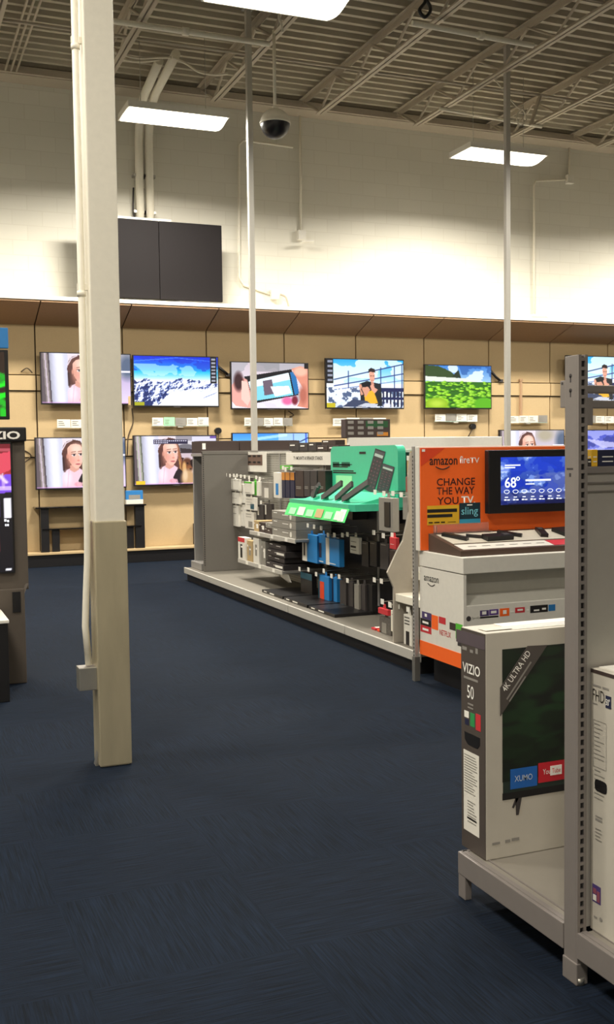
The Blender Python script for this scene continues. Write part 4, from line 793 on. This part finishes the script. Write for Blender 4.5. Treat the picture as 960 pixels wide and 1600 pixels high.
for i, (y_, x_, tl_, ln, l) in enumerate(((8.55, 3.55, .7, .15, 'dark remote on the green tray, leftmost of five'), (8.40, 3.5, .3, .10, 'short dark remote second from the left on the green tray'), (8.2, 3.5, 1.1, .3, 'long dark remote lying tilted at the green tray middle'), (7.95, 3.52, 1.0, .25, 'dark remote standing tilted right of the tray middle'), (7.72, 3.48, 1.12, .36, 'longest grey remote at the right of the green tray'))):
    t2 = thing('demo_remote', l, 'remote', (x_, y_, 1.09), 'remotes standing on the green tray')
    d = Vector((.25, -math.sin(tl_), math.cos(tl_))).normalized(); sx = d.cross(Vector((-1, 0, .3))).normalized(); nz = sx.cross(d); p = Vector((x_, y_+.05, 1.105))
    B().obox(p+d*ln/2, (sx, d, nz), (.027, ln/2, .011)).build('remote_body', M_dark, t2); B().obox(p+d*ln*.78-nz*.011, (sx, d, nz), (.02, ln*.12, .001)).build('display', M_gbox, t2); B().obox(p+d*ln*.3-nz*.011, (sx, d, nz), (.018, ln*.2, .002)).build('button_pad', M_black, t2)
    B().prism([(x_-.04, y_+.09, 1.08), (x_-.04, y_, 1.08), (x_+.04, y_, 1.12), (x_+.04, y_+.09, 1.12)], (0, 0, -.03)).build('cradle', M_green, t2)
# ------------------------------------------------------------------ stepped side shelves with curved panel beside the thin post
t = thing('stepped_side_shelves', 'cream stepped shelves with a curved side panel beside the orange display', 'shelving', (3.6, 6.25, .15)); su = t
prof = [(3.97, 1.49), (3.44, 1.49), (3.42, 1.32), (3.425, 1.07), (3.375, .87), (3.33, .80), (3.25, .65), (3.14+.16, .52+.02), (3.295, .15), (3.97, .15)]
B().prism([(x, 6.50, z) for x, z in prof], (0, .02, 0)).build('curved_side_panel', mat('cream_grey_panel', 'a49c90', .55), t)
for x0, z0 in ((3.31, .50), (3.44, .655), (3.54, .82)):
    B().box((x0, 5.99, z0-.055), (3.965, 6.5, z0), bev=.004).build('step_shelf', M_cream, t)
B().box((3.955, 5.99, .15), (3.968, 6.5, 1.49)).build('back_board', mat('cream_grey_panel', 'a49c90', .55), t)
decal(t, 'shelf_label', (3.43, 6.42, .665), -Y_, Z_, .12, .03, M_tag); decal(t, 'shelf_label', (3.53, 6.42, .83), -Y_, Z_, .10, .03, M_tag)
for px, py in ((598.5, 940), (610.5, 945), (623, 947), (639, 952)): hook(px, py, 3.34, 'peg hook with white tag under the stepped side shelves', G4)
pack(591, 949, 606, 960, 3.38, 'red topped pack hanging under the stepped shelves', M_red, d=.03, grp='packs under the stepped shelves')
pack(593, 961, 611, 996, 3.40, 'grey patterned pack below the red pack', mat('dark_mixed_card', '5a5550', .5, noise=.6, scale=60), inner=(.25, .2, .4, .5, M_gbox), d=.03, grp='packs under the stepped shelves')
pack(611, 953, 622.5, 988, 3.36, 'slim cream pack hanging under the stepped shelves', M_cream, d=.03, ink=((.8,), M_gtext), grp='packs under the stepped shelves')
pack(631, 959, 644, 1010, 3.35, 'white boxed cable pack nearest the thin silver post', M_white, inner=(.3, .03, .4, .45, M_btext), ink=((.9, .8, .7), M_btext), d=.03, grp='packs under the stepped shelves')
t = thing('shelf_post', 'thin silver upright post left of the orange display', 'post', (3.185, 5.96, 0)); B().box((3.168, 5.945, 0), (3.198, 5.975, 1.53), bev=.003).build('post', M_grey, t)
b = B()
for k in range(56): b.box((3.1665, 5.955, .06+k*.0254), (3.169, 5.965, .06+k*.0254+.012))
b.build('slot_row', M_dark, t); B().box((3.164, 5.941, 0), (3.202, 5.979, .16)).build('foot_sleeve', M_steel, t)
# white board unit behind the run with a dark box on it
p0, p1 = aY(545, 685, 12.2), aY(785, 682, 12.2)
t = thing('white_display_back', 'broad white back of a display unit behind the shelf run', 'display', ((p0.x+p1.x)/2, 12.3, 0))
B().box((p0.x, 12.2, .1), (p1.x, 12.26, p1.z), bev=.008).build('back_board', M_white, t); B().box((p0.x+.05, 12.26, 0), (p1.x-.05, 12.75, .9), bev=.008).build('cabinet', M_white, t); B().box((p0.x+.1, 12.21, 0), (p1.x-.1, 12.7, .1)).build('kick_plate', M_black, t)
q0, q1 = aY(538, 655, 12.24), aY(608, 683, 12.24)
t = thing('printed_box', 'dark box with rows of green pictures on the white display', 'box', ((q0.x+q1.x)/2, 12.24, p1.z)); B().box((q0.x, 12.2, p1.z), (q1.x, 12.34, q0.z), bev=.004).build('carton', M_dbrown, t)
wq, hq = q1.x-q0.x, q0.z-p1.z
decal(t, 'green_label', (q0.x+wq*.45, 12.2, p1.z+hq*.55), X_, Z_, wq*.5, hq*.35, mat('deep_green_card', '23502e', .5)); bars(t, (q0.x, 12.2, p1.z), X_, Z_, [(wq*(.05+.22*i), hq*(.15+.3*j), wq*.13, hq*.16) for i in range(4) for j in range(3)], M_gtext, lift=.003); decal(t, 'amber_label', (q0.x+wq*.7, 12.199, p1.z+hq*.08), X_, Z_, wq*.25, hq*.2, M_orbox)
# ------------------------------------------------------------------ orange streaming display at the head of the shelf run
XL_, XR_, YFr, YBk = 3.20, 4.46, 5.385, 5.935
t = thing('streaming_display', 'white end display with orange back board for streaming players', 'display', (3.83, 5.66, 0)); ad = t
B().box((3.30, 5.47, 0), (4.40, 5.93, .18)).build('kick_plate', M_black, t)
B().box((XL_, YFr, .18), (XL_+.022, YBk, .752), bev=.003).box((XR_-.022, YFr, .18), (XR_, YBk, .752), bev=.003).box((XL_+.022, YBk-.02, .18), (XR_-.022, YBk, .752)).build('side_panel', M_white, t)
B().box((XL_+.022, YFr, .18), (XR_-.022, YFr+.02, .565), bev=.003).build('front_panel', M_white, t)
B().prism([(XL_+.022, YFr+.02, .562), (XL_+.022, YFr+.12, .62), (XL_+.022, YFr+.12, .595), (XL_+.022, YFr+.02, .54)], (XR_-XL_-.044, 0, 0)).box((XL_+.022, YFr+.12, .58), (XR_-.022, YFr+.14, .757)).build('recess', mat('recess_grey', 'bfbcb2', .5), t)
B().box((XL_-.003, YFr-.004, .758), (XR_+.003, YBk, .857), bev=.004).build('top_slab', M_white, t)
B().box((XL_-.0025, YFr-.0025, .181), (XL_, YBk-.001, .272)).box((XL_, YFr-.0025, .181), (XR_, YFr, .272)).build('orange_stripe', M_orange, t)
bb = B().box((3.172, 5.885, .858), (4.47, YBk, 1.527), bev=.003).build('back_board', M_white, t)
ob = B().box((3.180, 5.876, .862), (4.462, 5.886, 1.519), bev=.001).build('orange_face', M_orange, t)
fy = 5.876
B().prism([(3.182, fy-.0008, 1.517), (3.36, fy-.0008, 1.517), (3.182, fy-.0008, 1.40)], (0, .0008, 0)).build('corner_flash', M_orred, ob)
decal(ob, 'corner_mark', (3.19, fy-.001, 1.495), X_, Z_, .022, .016, M_ltext)
txt(ob, 'amazon', (3.245, fy, 1.408), X_, Z_, .205, .042, M_btext, .012); txt(ob, 'fire', (3.467, fy, 1.416), X_, Z_, .075, .048, M_ltext, .012); txt(ob, 'TV', (3.545, fy, 1.417), X_, Z_, .07, .036, M_ltext, .008)
sm = [(3.29+.1*i/8, fy-.0015, 1.398-.017*math.sin(math.pi*i/8)) for i in range(9)]; B().tube(sm, .0035, 6).build('smile_logo', M_btext, ob)
for s_, x_, z_, w_, in (('CHANGE', 3.297, 1.274, .285), ('THE WAY', 3.297, 1.216, .28), ('YOU', 3.30, 1.152, .157)): txt(ob, s_, (x_, fy, z_), X_, Z_, w_, .048, mat('dark_red_ink', '3c1410', .6), .012)
txt(ob, 'TV.', (3.478, fy, 1.152), X_, Z_, .105, .05, M_ltext, .02)
decal(ob, 'yellow_label', (3.225, fy-.001, 1.022), X_, Z_, .235, .125, M_yellow); bars(ob, (3.225, fy-.002, 1.022), X_, Z_, [(.0, .08, .22, .022), (0, .048, .185, .02), (.01, .012, .03, .008), (.05, .012, .04, .008), (.1, .012, .03, .008), (.15, .013, .06, .004)], M_btext)
lo = decal(ob, 'blue_label', (3.463, fy-.001, 1.028), X_, Z_, .158, .13, mat('deep_teal_card', '16333e', .5)); decal(ob, 'blue_band', (3.463, fy-.0015, 1.024), X_, Z_, .158, .028, mat('sky_card', '3aa0c4', .5)); txt(ob, 'sling', (3.477, fy-.002, 1.066), X_, Z_, .125, .065, mat('sky_ink', '7fd0e0', .5), .004)
bars(ob, (3.52, fy-.002, 1.14), X_, Z_, [(0, 0, .04, .008)], M_ltext)
# logos on the white cabinet
def face(px, py): return aX(px, py, XL_-.001)
lf = thing_face = XL_
pa = face(663, 917); txt(ad, 'amazon', (XL_, pa.y, .668), -Y_, Z_, .19, .032, M_btext, .004)
B().tube([(XL_-.001, pa.y-.05-.09*i/8, .655-.013*math.sin(math.pi*i/8)) for i in range(9)], .003, 6).build('smile_logo', M_btext, ad)
def chips(org, u, rows, parent):
    for x, z, w, h, m in rows: decal(parent, 'service_logo', Vector(org)+Vector(u)*x+Z_*z, u, Z_, w, h, m)
o = (XL_, YBk, 0)
chips(o, -Y_, [(.03, .42, .125, .045, M_purple), (.008, .375, .145, .044, M_btext), (.008, .33, .145, .044, M_red), (.157, .37, .084, .09, M_orange), (.25, .42, .085, .042, M_red), (.385, .40, .072, .045, M_dbrown), (.458, .355, .08, .095, M_pgreen), (.48, .315, .058, .033, M_dark)], ad)
txt(ad, 'NETFLIX', (XL_, YBk-.26, .348), -Y_, Z_, .14, .034, M_red, .004); bars(ad, (XL_, YBk-.04, .39), -Y_, Z_, [(0, 0, .08, .014), (0, -.045, .08, .014), (.03, .045, .03, .02)], M_ltext, lift=.003)
o = (XL_+.02, YFr, 0)
chips(o, X_, [(.095, .495, .062, .035, M_purple), (.16, .497, .065, .035, mat('plum_card', '5d3b8a', .5)), (.095, .482, .13, .010, M_btext), (.235, .485, .068, .048, M_orange), (.345, .498, .07, .033, M_red), (.455, .49, .13, .045, M_btext), (.59, .493, .05, .04, M_dblue)], ad)
B().tube([(XL_+.035+.0, YFr-.0005, .487), (XL_+.035, YFr-.002, .487)], .016, 16).build('round_logo', M_dark, ad); txt(ad, 'Spotify', (XL_+.058, YFr, .478), X_, Z_, .055, .018, M_gtext, .002)
bars(ad, (XL_+.02, YFr, .5), X_, Z_, [(.108, .005, .03, .02), (.17, .008, .04, .016), (.256, -.002, .026, .024), (.36, .01, .04, .012), (.31, .005, .025, .008), (.425, .006, .02, .012), (.48, .0, .04, .01), (.54, .005, .03, .012)], M_ltext, lift=.003)
# sloping brown tray with the sample players
t = thing('sample_tray', 'sloping brown tray of sample players below the orange board', 'tray', (3.75, 5.6, .858))
ta, tb, za, zb = 5.44, 5.84, .892, .972
B().prism([(3.215, ta, .858), (3.215, ta, za), (3.215, tb, zb), (3.215, tb, .858)], (1.2, 0, 0)).build('wedge', M_brown, t)
sl = Vector((0, tb-ta, zb-za)).normalized(); nv = X_.cross(sl)
def ontray(x, s_): return Vector((x, ta, za))+sl*s_
decal(t, 'white_strip', ontray(3.245, .02), X_, sl, .66, .11, M_white, .002); decal(t, 'red_strip', ontray(3.91, .02), X_, sl, .5, .11, M_red, .002); decal(t, 'pale_bed', ontray(3.25, .15), X_, sl, 1.13, .22, mat('pale_bed', 'c9c2b2', .5), .003)
bars(t, ontray(3.26, .03)+nv*.002, X_, sl, [(.05+.1*i, .04, .06, .012) for i in range(6)], M_gtext)
def gadget(x, s_, w, l, h, ang, label, kind):
    p = ontray(x, s_); u = (X_*math.cos(ang)+sl*math.sin(ang)); v = nv.cross(u); t = thing('sample_player', label, 'media player', tuple(p), 'sample players on the brown tray')
    B().obox(p+nv*(h/2+.004), (u, v, nv), (l/2, w/2, h/2)).build('player_body', M_black, t); B().obox(p+nv*(h+.004)+u*l*.3, (u, v, nv), (l*.12, w*.3, .002)).build('button_pad', M_dark, t)
gadget(3.33, .27, .04, .17, .02, -.9, 'slim black player at the left end of the brown tray', 0); gadget(3.49, .25, .03, .16, .015, -.5, 'thin black remote second from the left on the brown tray', 0); gadget(3.60, .20, .07, .2, .03, .05, 'wide black controller in the brown tray middle', 0); gadget(3.74, .28, .035, .16, .018, -.8, 'short black remote right of the wide controller', 0); gadget(3.98, .27, .05, .17, .022, 1.2, 'black player standing askew right of the tray middle', 0); gadget(4.18, .26, .13, .17, .025, .1, 'square black player near the grey rack upright', 0)
t = thing('clear_riser', 'low clear plastic riser on the brown tray', 'riser', (3.5, 5.83, .975))
mc = mat('acrylic', 'f4ece6', .05); mc.node_tree.nodes['Principled BSDF'].inputs['Transmission Weight'].default_value = .9; mc.node_tree.nodes['Principled BSDF'].inputs['IOR'].default_value = 1.15
B().box((3.25, 5.835, .974), (3.66, 5.839, 1.03)).box((3.25, 5.80, .974), (3.254, 5.835, 1.02)).build('panel', mc, t); B().box((3.25, 5.79, .966), (3.66, 5.845, .976)).build('base', mc, t)
# the screen on the orange board
x0, x1, z0, z1 = 3.639, 4.40, 1.085, 1.50
t = thing('television', 'thick framed television with a blue weather screen on the orange board', 'television', (4.0, 5.82, z0))
B().box((x0, 5.80, z0), (x1, 5.85, z1), bev=.006).box((3.8, 5.85, 1.15), (4.25, 5.876, 1.42)).build('bezel', M_black, t)
wx0, wx1, wz0, wz1 = 3.73, 4.335, 1.14, 1.452
sc = grid(t, 'screen', pic_weather(), (wx0, 5.80, wz0), X_, Z_, wx1-wx0, wz1-wz0, LIT, .0015)
ML = emitter('screen_text', (.8, .88, 1), 1.0)
txt(sc, '68', (wx0+.03, 5.798, 1.252), X_, Z_, .087, .068, ML, .012); B().tube([(wx0+.132+.011*math.cos(a), 5.797, 1.31+.011*math.sin(a)) for a in np.linspace(0, 6.2832, 13)], .003, 5).build('degree_mark', ML, sc)
bars(sc, (wx0, 5.798, wz0), X_, Z_, [(.03, .255, .12, .008), (.03, .24, .08, .008), (.19, .152, .2, .012), (.19, .13, .07, .007)]+[(.025+.068*i, .028, .018, .009) for i in range(8)]+[(.048+.068*i, .028, .02, .007) for i in range(8)]+[(.03+.068*i, .047, .025, .006) for i in range(8)], ML)
for i in range(8):
    cx = wx0+.045+.068*i; b = B()
    b.tube([(cx+.02*math.cos(a)*(1+.25*math.sin(a)), 5.797, wz0+.085+.012*math.sin(a)) for a in np.linspace(0, 6.2832, 13)], .0018, 5); b.build('cloud_icon', ML, sc)
# ------------------------------------------------------------------ grey rack on the right: spine along X at y = 2.37
XRk = 1.75
t = thing('storage_rack', 'tall grey metal rack with slotted upright, right foreground', 'shelving', (1.77, 2.37, 0)); rk = t
B().box((XRk, 2.343, .06), (XRk+.03, 2.398, 1.755), bev=.002).build('upright_post', M_rack, t)
b = B().box((XRk, 2.336, .06), (XRk+.009, 2.343, 1.755)).box((XRk+.021, 2.336, .06), (XRk+.03, 2.343, 1.755))
n = 67
for k in range(n): zz = .062+k*.0254; b.box((XRk+.009, 2.336, zz), (XRk+.021, 2.343, min(zz+.0095, 1.755)))
b.build('slot_strip', M_rack, t)
B().box((XRk+.009, 2.3415, .065), (XRk+.021, 2.3435, 1.75)).build('slot_channel', M_black, t)
b = B()
for z in (1.70, 1.66):
    b.tube([(XRk-.0006, 2.372, z), (XRk+.001, 2.372, z)], .006, 12); b.box((XRk-.0006, 2.3695, z-.018), (XRk+.001, 2.3745, z))
b.build('keyhole', M_dark, t)
B().box((XRk-.0006, 2.36, 1.443), (XRk+.001, 2.388, 1.448)).box((XRk-.0006, 2.369, 1.424), (XRk+.001, 2.377, 1.434)).build('slot', M_dark, t)
B().box((XRk-.004, 2.334, -.0), (XRk+.034, 2.40, .062), bev=.003).build('foot', M_rack, t); B().tube([(XRk+.012, 2.345, 0), (XRk+.012, 2.345, .02)], .016, 12).build('leveling_foot', M_steel, t)
B().box((XRk+.004, 2.398, 1.615), (XRk+.012, 2.425, 1.69), bev=.002).build('arm_bracket', M_rack, t); B().tube([(XRk+.003, 2.415, 1.682), (XRk+.013, 2.415, 1.682)], .004, 8).build('bracket_bolt', M_dark, t)
B().box((XRk+.03, 2.345, 1.565), (XRk+.055, 2.352, 1.64), bev=.002).build('arm_bracket', M_rack, t)
B().box((XRk+.03, 2.35, 1.653), (3.0, 2.385, 1.674), bev=.003).box((XRk+.03, 2.352, 1.612), (3.0, 2.39, 1.633), bev=.003).build('cross_beam', M_rack, t)
B().box((XRk+.03, 2.352, .155), (3.0, 2.372, 1.432)).build('back_panel', mat('rack_panel', 'a39e97', .55, .15, .05), t)
B().box((XRk+.03, 2.346, 1.432), (3.0, 2.41, 1.451), bev=.002).box((XRk+.03, 2.346, 1.405), (3.0, 2.352, 1.409)).box((XRk+.03, 2.346, 1.382), (3.0, 2.352, 1.385)).build('top_ledge', M_rack, t)
for x in (3.0,): B().box((x, 2.343, .06), (x+.03, 2.398, 1.755), bev=.002).build('upright_post', M_rack, t); B().box((x-.004, 2.334, 0), (x+.034, 2.40, .062)).build('foot', M_rack, t)
# base: rear bay
def bay(y0, y1, far):
    B().box((XRk+.004, y0, .13), (3.02, y1, .15), bev=.002).build('base_deck', mat('deck_grey', '8b857b', .45, .2, .05), rk)
    B().box((XRk-.002, y0, .078), (XRk+.012, y1, .153), bev=.003).box((XRk+.012, y0, .15), (XRk+.03, y1, .153)).box((XRk+.05, y0, .15), (XRk+.055, y1, .154)).build('base_beam', M_rack, rk)
    yy_ = y1 if far else y0; s_ = -1 if far else 1
    B().box((XRk+.012, yy_, .085), (3.02, yy_+s_*.012, .153), bev=.002).build('front_beam', M_rack, rk)
    B().box((XRk-.0005, yy_, 0), (XRk+.025, yy_+s_*.045, .085), bev=.003).build('base_leg', M_rack, rk); B().box((2.98, yy_, 0), (3.02, yy_+s_*.045, .15), bev=.003).build('base_leg', M_rack, rk)
bay(2.40, 2.985, True); bay(1.70, 2.335, False)
# boxes on the top ledge
for i, (x0, x1, z1, m_, l) in enumerate(((1.80, 1.815, 1.473, M_dark, 'tiny dark box beside the slotted upright on the rack ledge'), (1.816, 1.836, 1.498, M_yellow, 'narrow yellow box on the rack ledge'), (1.838, 1.90, 1.497, M_navy, 'navy box with pale lines on the rack ledge'), (1.902, 1.96, 1.495, M_orbox, 'amber box at the right edge on the rack ledge'))):
    b_ = thing('ledge_box', l, 'box', ((x0+x1)/2, 2.39, 1.451), 'boxes on the rack ledge'); B().box((x0, 2.365, 1.451), (x1, 2.41, z1), bev=.002).build('carton', m_, b_); bars(b_, (x0, 2.365, 1.451), X_, Z_, [((x1-x0)*.2, .012, (x1-x0)*.6, .003), ((x1-x0)*.2, .025, (x1-x0)*.6, .003)], M_ltext)
# big television carton in the rear bay
cx0, cx1, cy0, cy1, cz0, cz1 = 1.792, 2.95, 2.878, 3.03, .151, .905
t = thing('television_carton', 'large white television carton with dark leaf picture on the rack', 'box', (2.37, 2.95, .151)); vc = t
B().box((cx0, cy0, cz0), (cx1, cy1, cz1), bev=.003).build('carton', mat('white_cardboard', 'bab4a8', .7, 0, .06, 12), t)
B().box((cx0+.12, cy0+.02, cz1), (cx1-.1, cy1-.01, cz1+.0025)).build('top_flap', M_white, t); decal(t, 'tape', (cx0+.02, cy0+.03, cz1+.0025), X_, Y_, .9, .05, mat('clear_tape', 'e6e2d6', .15))
sd = B().box((cx0-.002, cy0+.001, cz0+.002), (cx0, cy1-.001, cz1-.002)).build('dark_end_face', mat('dark_end_print', '4a423d', .5), t); sxx = cx0-.002
def on(y, z): return (sxx, y, z)
B().box((cx0-.0028, cy0+.0005, cz1-.055), (cx0-.0018, cy1+.03, cz1-.012)).build('clear_tape', mat('clear_tape_dark', '5e5458', .12), t)
txt(sd, 'VIZIO', on(3.017, .755), -Y_, Z_, .11, .034, M_ltext, .012); bars(sd, on(3.01, .735), -Y_, Z_, [(0, 0, .09, .008)], M_gtext); bars(sd, on(3.02, .83), -Y_, Z_, [(0, 0, .03, .012), (.05, -.002, .02, .01), (.085, 0, .015, .018)], M_gtext)
txt(sd, '50', on(2.988, .672), -Y_, Z_, .042, .044, M_ltext, .004); bars(sd, on(2.985, .65), -Y_, Z_, [(0, 0, .035, .006), (0, -.012, .035, .005)], M_gtext)
decal(sd, 'service_logo', on(3.008, .603), -Y_, Z_, .028, .022, M_tag); decal(sd, 'service_logo', on(3.005, .578), -Y_, Z_, .025, .02, M_navy); decal(sd, 'service_logo', on(2.97, .58), -Y_, Z_, .027, .045, mat('green_logo', '2f8f4e', .5)); decal(sd, 'service_logo', on(2.935, .575), -Y_, Z_, .03, .055, M_red)
hy, hz = 2.955, .535; B().prism([(sxx-.0012, hy+.052, hz+.018), (sxx-.0012, hy+.05, hz-.008), (sxx-.0012, hy+.03, hz-.022), (sxx-.0012, hy-.03, hz-.022), (sxx-.0012, hy-.045, hz-.008), (sxx-.0012, hy-.045, hz+.018)], (.001, 0, 0)).build('hand_hole', M_black, sd)
lb = decal(sd, 'white_label', on(3.014, .215), -Y_, Z_, .098, .275, M_white)
random.seed(5); bars(sd, (sxx-.001, 3.008, .22), -Y_, Z_, [(.0, .255-.009*i, .085*random.uniform(.6, 1), .0025) for i in range(15)]+[(.02, .1-.01*i, .06*random.uniform(.6, 1), .003) for i in range(8)], M_gtext)
bars(sd, (sxx-.001, 3.0, .26), -Y_, Z_, [(.01, 0, .06, .006)], M_btext)
fyv = cy0
pf = grid(t, 'leaf_picture', pic_leaves(), (1.855, fyv, .405), X_, Z_, 1.02, .443, PRINT, .001)
B().box((1.855, fyv-.0016, .345), (2.875, fyv-.0004, .368)).build('printed_bezel', M_black, t); decal(t, 'printed_edge', (1.857, fyv-.0004, .368), X_, Z_, 1.016, .037, mat('picture_edge', '22302a', .4)); 
bl = decal(t, 'blue_tile', (1.885, fyv-.0015, .378), X_, Z_, .105, .067, mat('blue_tile', '1e5fae', .4)); txt(bl, 'XUMO', (1.900, fyv-.0025, .402), X_, Z_, .07, .02, mat('dull_white_ink', 'b8c4d4', .5), .004)
rd = decal(t, 'red_tile', (1.995, fyv-.0015, .385), X_, Z_, .105, .067, mat('red_tile', 'c0202e', .4)); txt(rd, 'You', (2.012, fyv-.0025, .412), X_, Z_, .03, .018, M_ltext, .002)
b = B(); b.obox((2.065, fyv-.003, .421), (X_, Y_, Z_), (.023, .0006, .016)); b.build('tube_badge', M_ltext, rd); txt(rd, 'Tube', (2.048, fyv-.0032, .413), X_, Z_, .034, .016, M_red, .002)
# diagonal ribbon
pA, pB_ = Vector((1.846, fyv-.003, .60)), Vector((2.00, fyv-.003, .87)); dd = Vector((.70, 0, 1)).normalized(); nrm = Vector((dd.z, 0, -dd.x))
rb = B().prism([(1.846, fyv-.0035, .628), (1.846, fyv-.0035, .722), (1.952, fyv-.0035, .852), (2.03, fyv-.0035, .849)], (0, .002, 0)).build('diagonal_ribbon', mat('ribbon_grey', '4c4642', .4), t)
dv = (Vector((1.952, 0, .852))-Vector((1.846, 0, .722))).normalized(); pv = Vector((-dv.z, 0, dv.x))
txt(rb, '4K ULTRA HD', Vector((1.866, fyv-.0035, .706)), dv, pv, .155, .022, M_ltext, .006); bars(rb, Vector((1.872, fyv-.0035, .680)), dv, pv, [(0, 0, .15, .006), (0, -.012, .1, .005)], M_gtext)
# printed tv foot
B().prism([(1.905, fyv-.0015, .345), (1.93, fyv-.0015, .345), (1.918, fyv-.0015, .288), (1.908, fyv-.0015, .288)], (0, .001, 0)).prism([(1.905, fyv-.0015, .345), (1.918, fyv-.0015, .345), (1.898, fyv-.0015, .312), (1.892, fyv-.0015, .316)], (0, .001, 0)).build('printed_foot', M_dark, t)
bars(t, (1.815, fyv, .20), X_, Z_, [(0, 0, .03, .008), (.05, 0, .02, .01), (.075, .002, .03, .01)], M_gtext)
# white carton in the near bay
t = thing('television_carton', 'white full HD television carton at the right edge, near bay', 'box', (2.35, 2.26, .151))
fx0, fy0, fy1, fz1 = 1.802, 2.175, 2.348, .893
B().box((fx0, fy0, .151), (2.8, fy1, fz1), bev=.003).build('carton', mat('white_cardboard', 'bab4a8', .7, 0, .06, 12), t)
B().box((fx0-.0008, fy0, fz1-.012), (fx0+.001, fy1, fz1-.002)).build('dark_edge', M_dbrown, t); B().box((fx0+.02, fy0+.02, fz1), (2.78, fy1-.01, fz1+.003)).build('top_flap', M_white, t); decal(t, 'green_sticker', (fx0+.06, fy0+.03, fz1+.003), X_, Y_, .1, .05, M_lime)
def of(y, z): return (fx0, y, z)
txt(t, 'FHD', of(2.338, .805), -Y_, Z_, .05, .032, M_btext, -.012); nb = decal(t, 'size_badge', of(2.283, .795), -Y_, Z_, .023, .034, M_navy); txt(nb, '50"', (fx0-.001, 2.280, .803), -Y_, Z_, .017, .018, M_ltext, .004)
bars(t, of(2.338, .845), -Y_, Z_, [(0, 0, .035, .005), (.042, 0, .026, .005), (0, -.05, .02, .003)], M_gtext)
bars(t, of(2.335, .62), -Y_, Z_, [(0, .13, .055, .0012), (0, 0, .055, .0012), (0, 0, .0012, .13), (.055, 0, .0012, .13)]+[(.004, .12-.012*i, .045*random.uniform(.5, 1), .002) for i in range(9)]+[(.005, -.01-.013*i, .045*random.uniform(.4, 1), .0025) for i in range(7)], M_gtext)
hp = []
for a in range(16):
    th = a/16*2*math.pi; c_, s_ = math.cos(th), math.sin(th); hp.append((fx0-.0012, 2.302-math.copysign(abs(c_)**.5, c_)*.026, .57+math.copysign(abs(s_)**.5, s_)*.017))
B().prism(hp, (.001, 0, 0)).build('hand_hole', M_black, t)
bars(t, of(2.325, .47), -Y_, Z_, [(0, 0, .03, .006), (0, .01, .03, .004), (0, -.025, .025, .003), (0, -.035, .028, .003), (0, -.045, .022, .003), (0, -.055, .028, .003)], M_gtext)
sq = decal(t, 'photo_sticker', of(2.337, .235), -Y_, Z_, .036, .05, mat('violet_print', '4a3a72', .5)); decal(sq, 'photo', of(2.333, .24), -Y_, Z_, .014, .016, M_white, .002); decal(sq, 'photo', of(2.316, .24), -Y_, Z_, .012, .03, mat('rose_print', '8a4a5a', .5), .002); decal(sq, 'photo', of(2.333, .26), -Y_, Z_, .014, .014, mat('rose_print', '8a4a5a', .5), .002)
B().tube([of(2.30, .195), (fx0-.001, 2.30, .195)], .006, 12).build('round_mark', M_gtext, t); bars(t, of(2.33, .19), -Y_, Z_, [(0, 0, .015, .006)], M_gtext)
# ------------------------------------------------------------------ kiosk on the left edge
t = thing('television_kiosk', 'taupe television kiosk with black header at the left edge', 'kiosk', (.25, 7.2, 0)); kk = t
B().box((-.42, 7.0, 0), (.832, 7.10, .63), bev=.006).box((-.45, 7.02, .62), (.862, 7.10, 1.60), bev=.006).box((-.40, 7.10, 0), (.80, 7.3, 1.55), bev=.006).build('cabinet', M_taupe, t)
B().prism([(.832, 7.0, .60), (.862, 7.02, .66), (.862, 7.09, .66), (.832, 7.09, .60)], (-.02, 0, 0)).build('chamfer', M_taupe, t)
hd = B().box((-.46, 6.985, 1.595), (.87, 7.12, 1.688), bev=.01).build('header', M_black, t)
txt(hd, 'VIZIO', (.555, 6.985, 1.610), X_, Z_, .274, .052, M_ltext, .03)
sn = B().box((-.40, 6.995, .735), (.775, 7.02, 1.595), bev=.004).build('screen_frame', M_black, t)
ks = grid(sn, 'screen', pic_kiosk(), (-.38, 6.995, .745), X_, Z_, 1.145, .835, LIT, .0015)
t_ = txt(ks, 'Apple', (.70, 6.9935, 1.085), X_, Z_, .10, .016, ML, .004) if False else bars(ks, (.715, 6.9935, 1.075), X_, Z_, [(.0, 0, .014, .016), (.018, -.004, .012, .014), (.004, -.03, .01, .014), (.018, -.03, .01, .014)], ML)
decal(t, 'black_plate', (.752, 7.0, .475), X_, Z_, .052, .135, M_black, .006)
t = thing('low_table', 'low black table with white top at the left edge', 'table', (.3, 6.75, 0)); B().box((-.1, 6.5, 0), (.668, 6.98, .485), bev=.004).build('body', M_black, t); B().box((-.11, 6.49, .485), (.675, 6.982, .505), bev=.004).build('top', M_white, t)
# second screen and blue sign above the kiosk
t = thing('television', 'television with green leaf picture above the kiosk header', 'television', (.3, 7.22, 1.75)); B().box((-.45, 7.18, 1.745), (.79, 7.24, 2.205), bev=.005).build('bezel', M_black, t); grid(t, 'screen', pic_clover(80, 60), (-.43, 7.18, 1.765), X_, Z_, 1.195, .425, LIT, .0015); B().box((.1, 7.2, 1.60), (.2, 7.23, 1.75)).build('stand_neck', M_dark, t)
t = thing('blue_sign', 'plain blue sign board above the green leaf television', 'sign', (.3, 7.2, 2.21)); B().box((-.45, 7.17, 2.215), (.793, 7.21, 2.35), bev=.004).build('board', M_dblue, t); B().box((.0, 7.245, 1.55), (.04, 7.285, 2.3)).box((.0, 7.21, 2.24), (.04, 7.25, 2.3)).build('mast', M_dark, t)
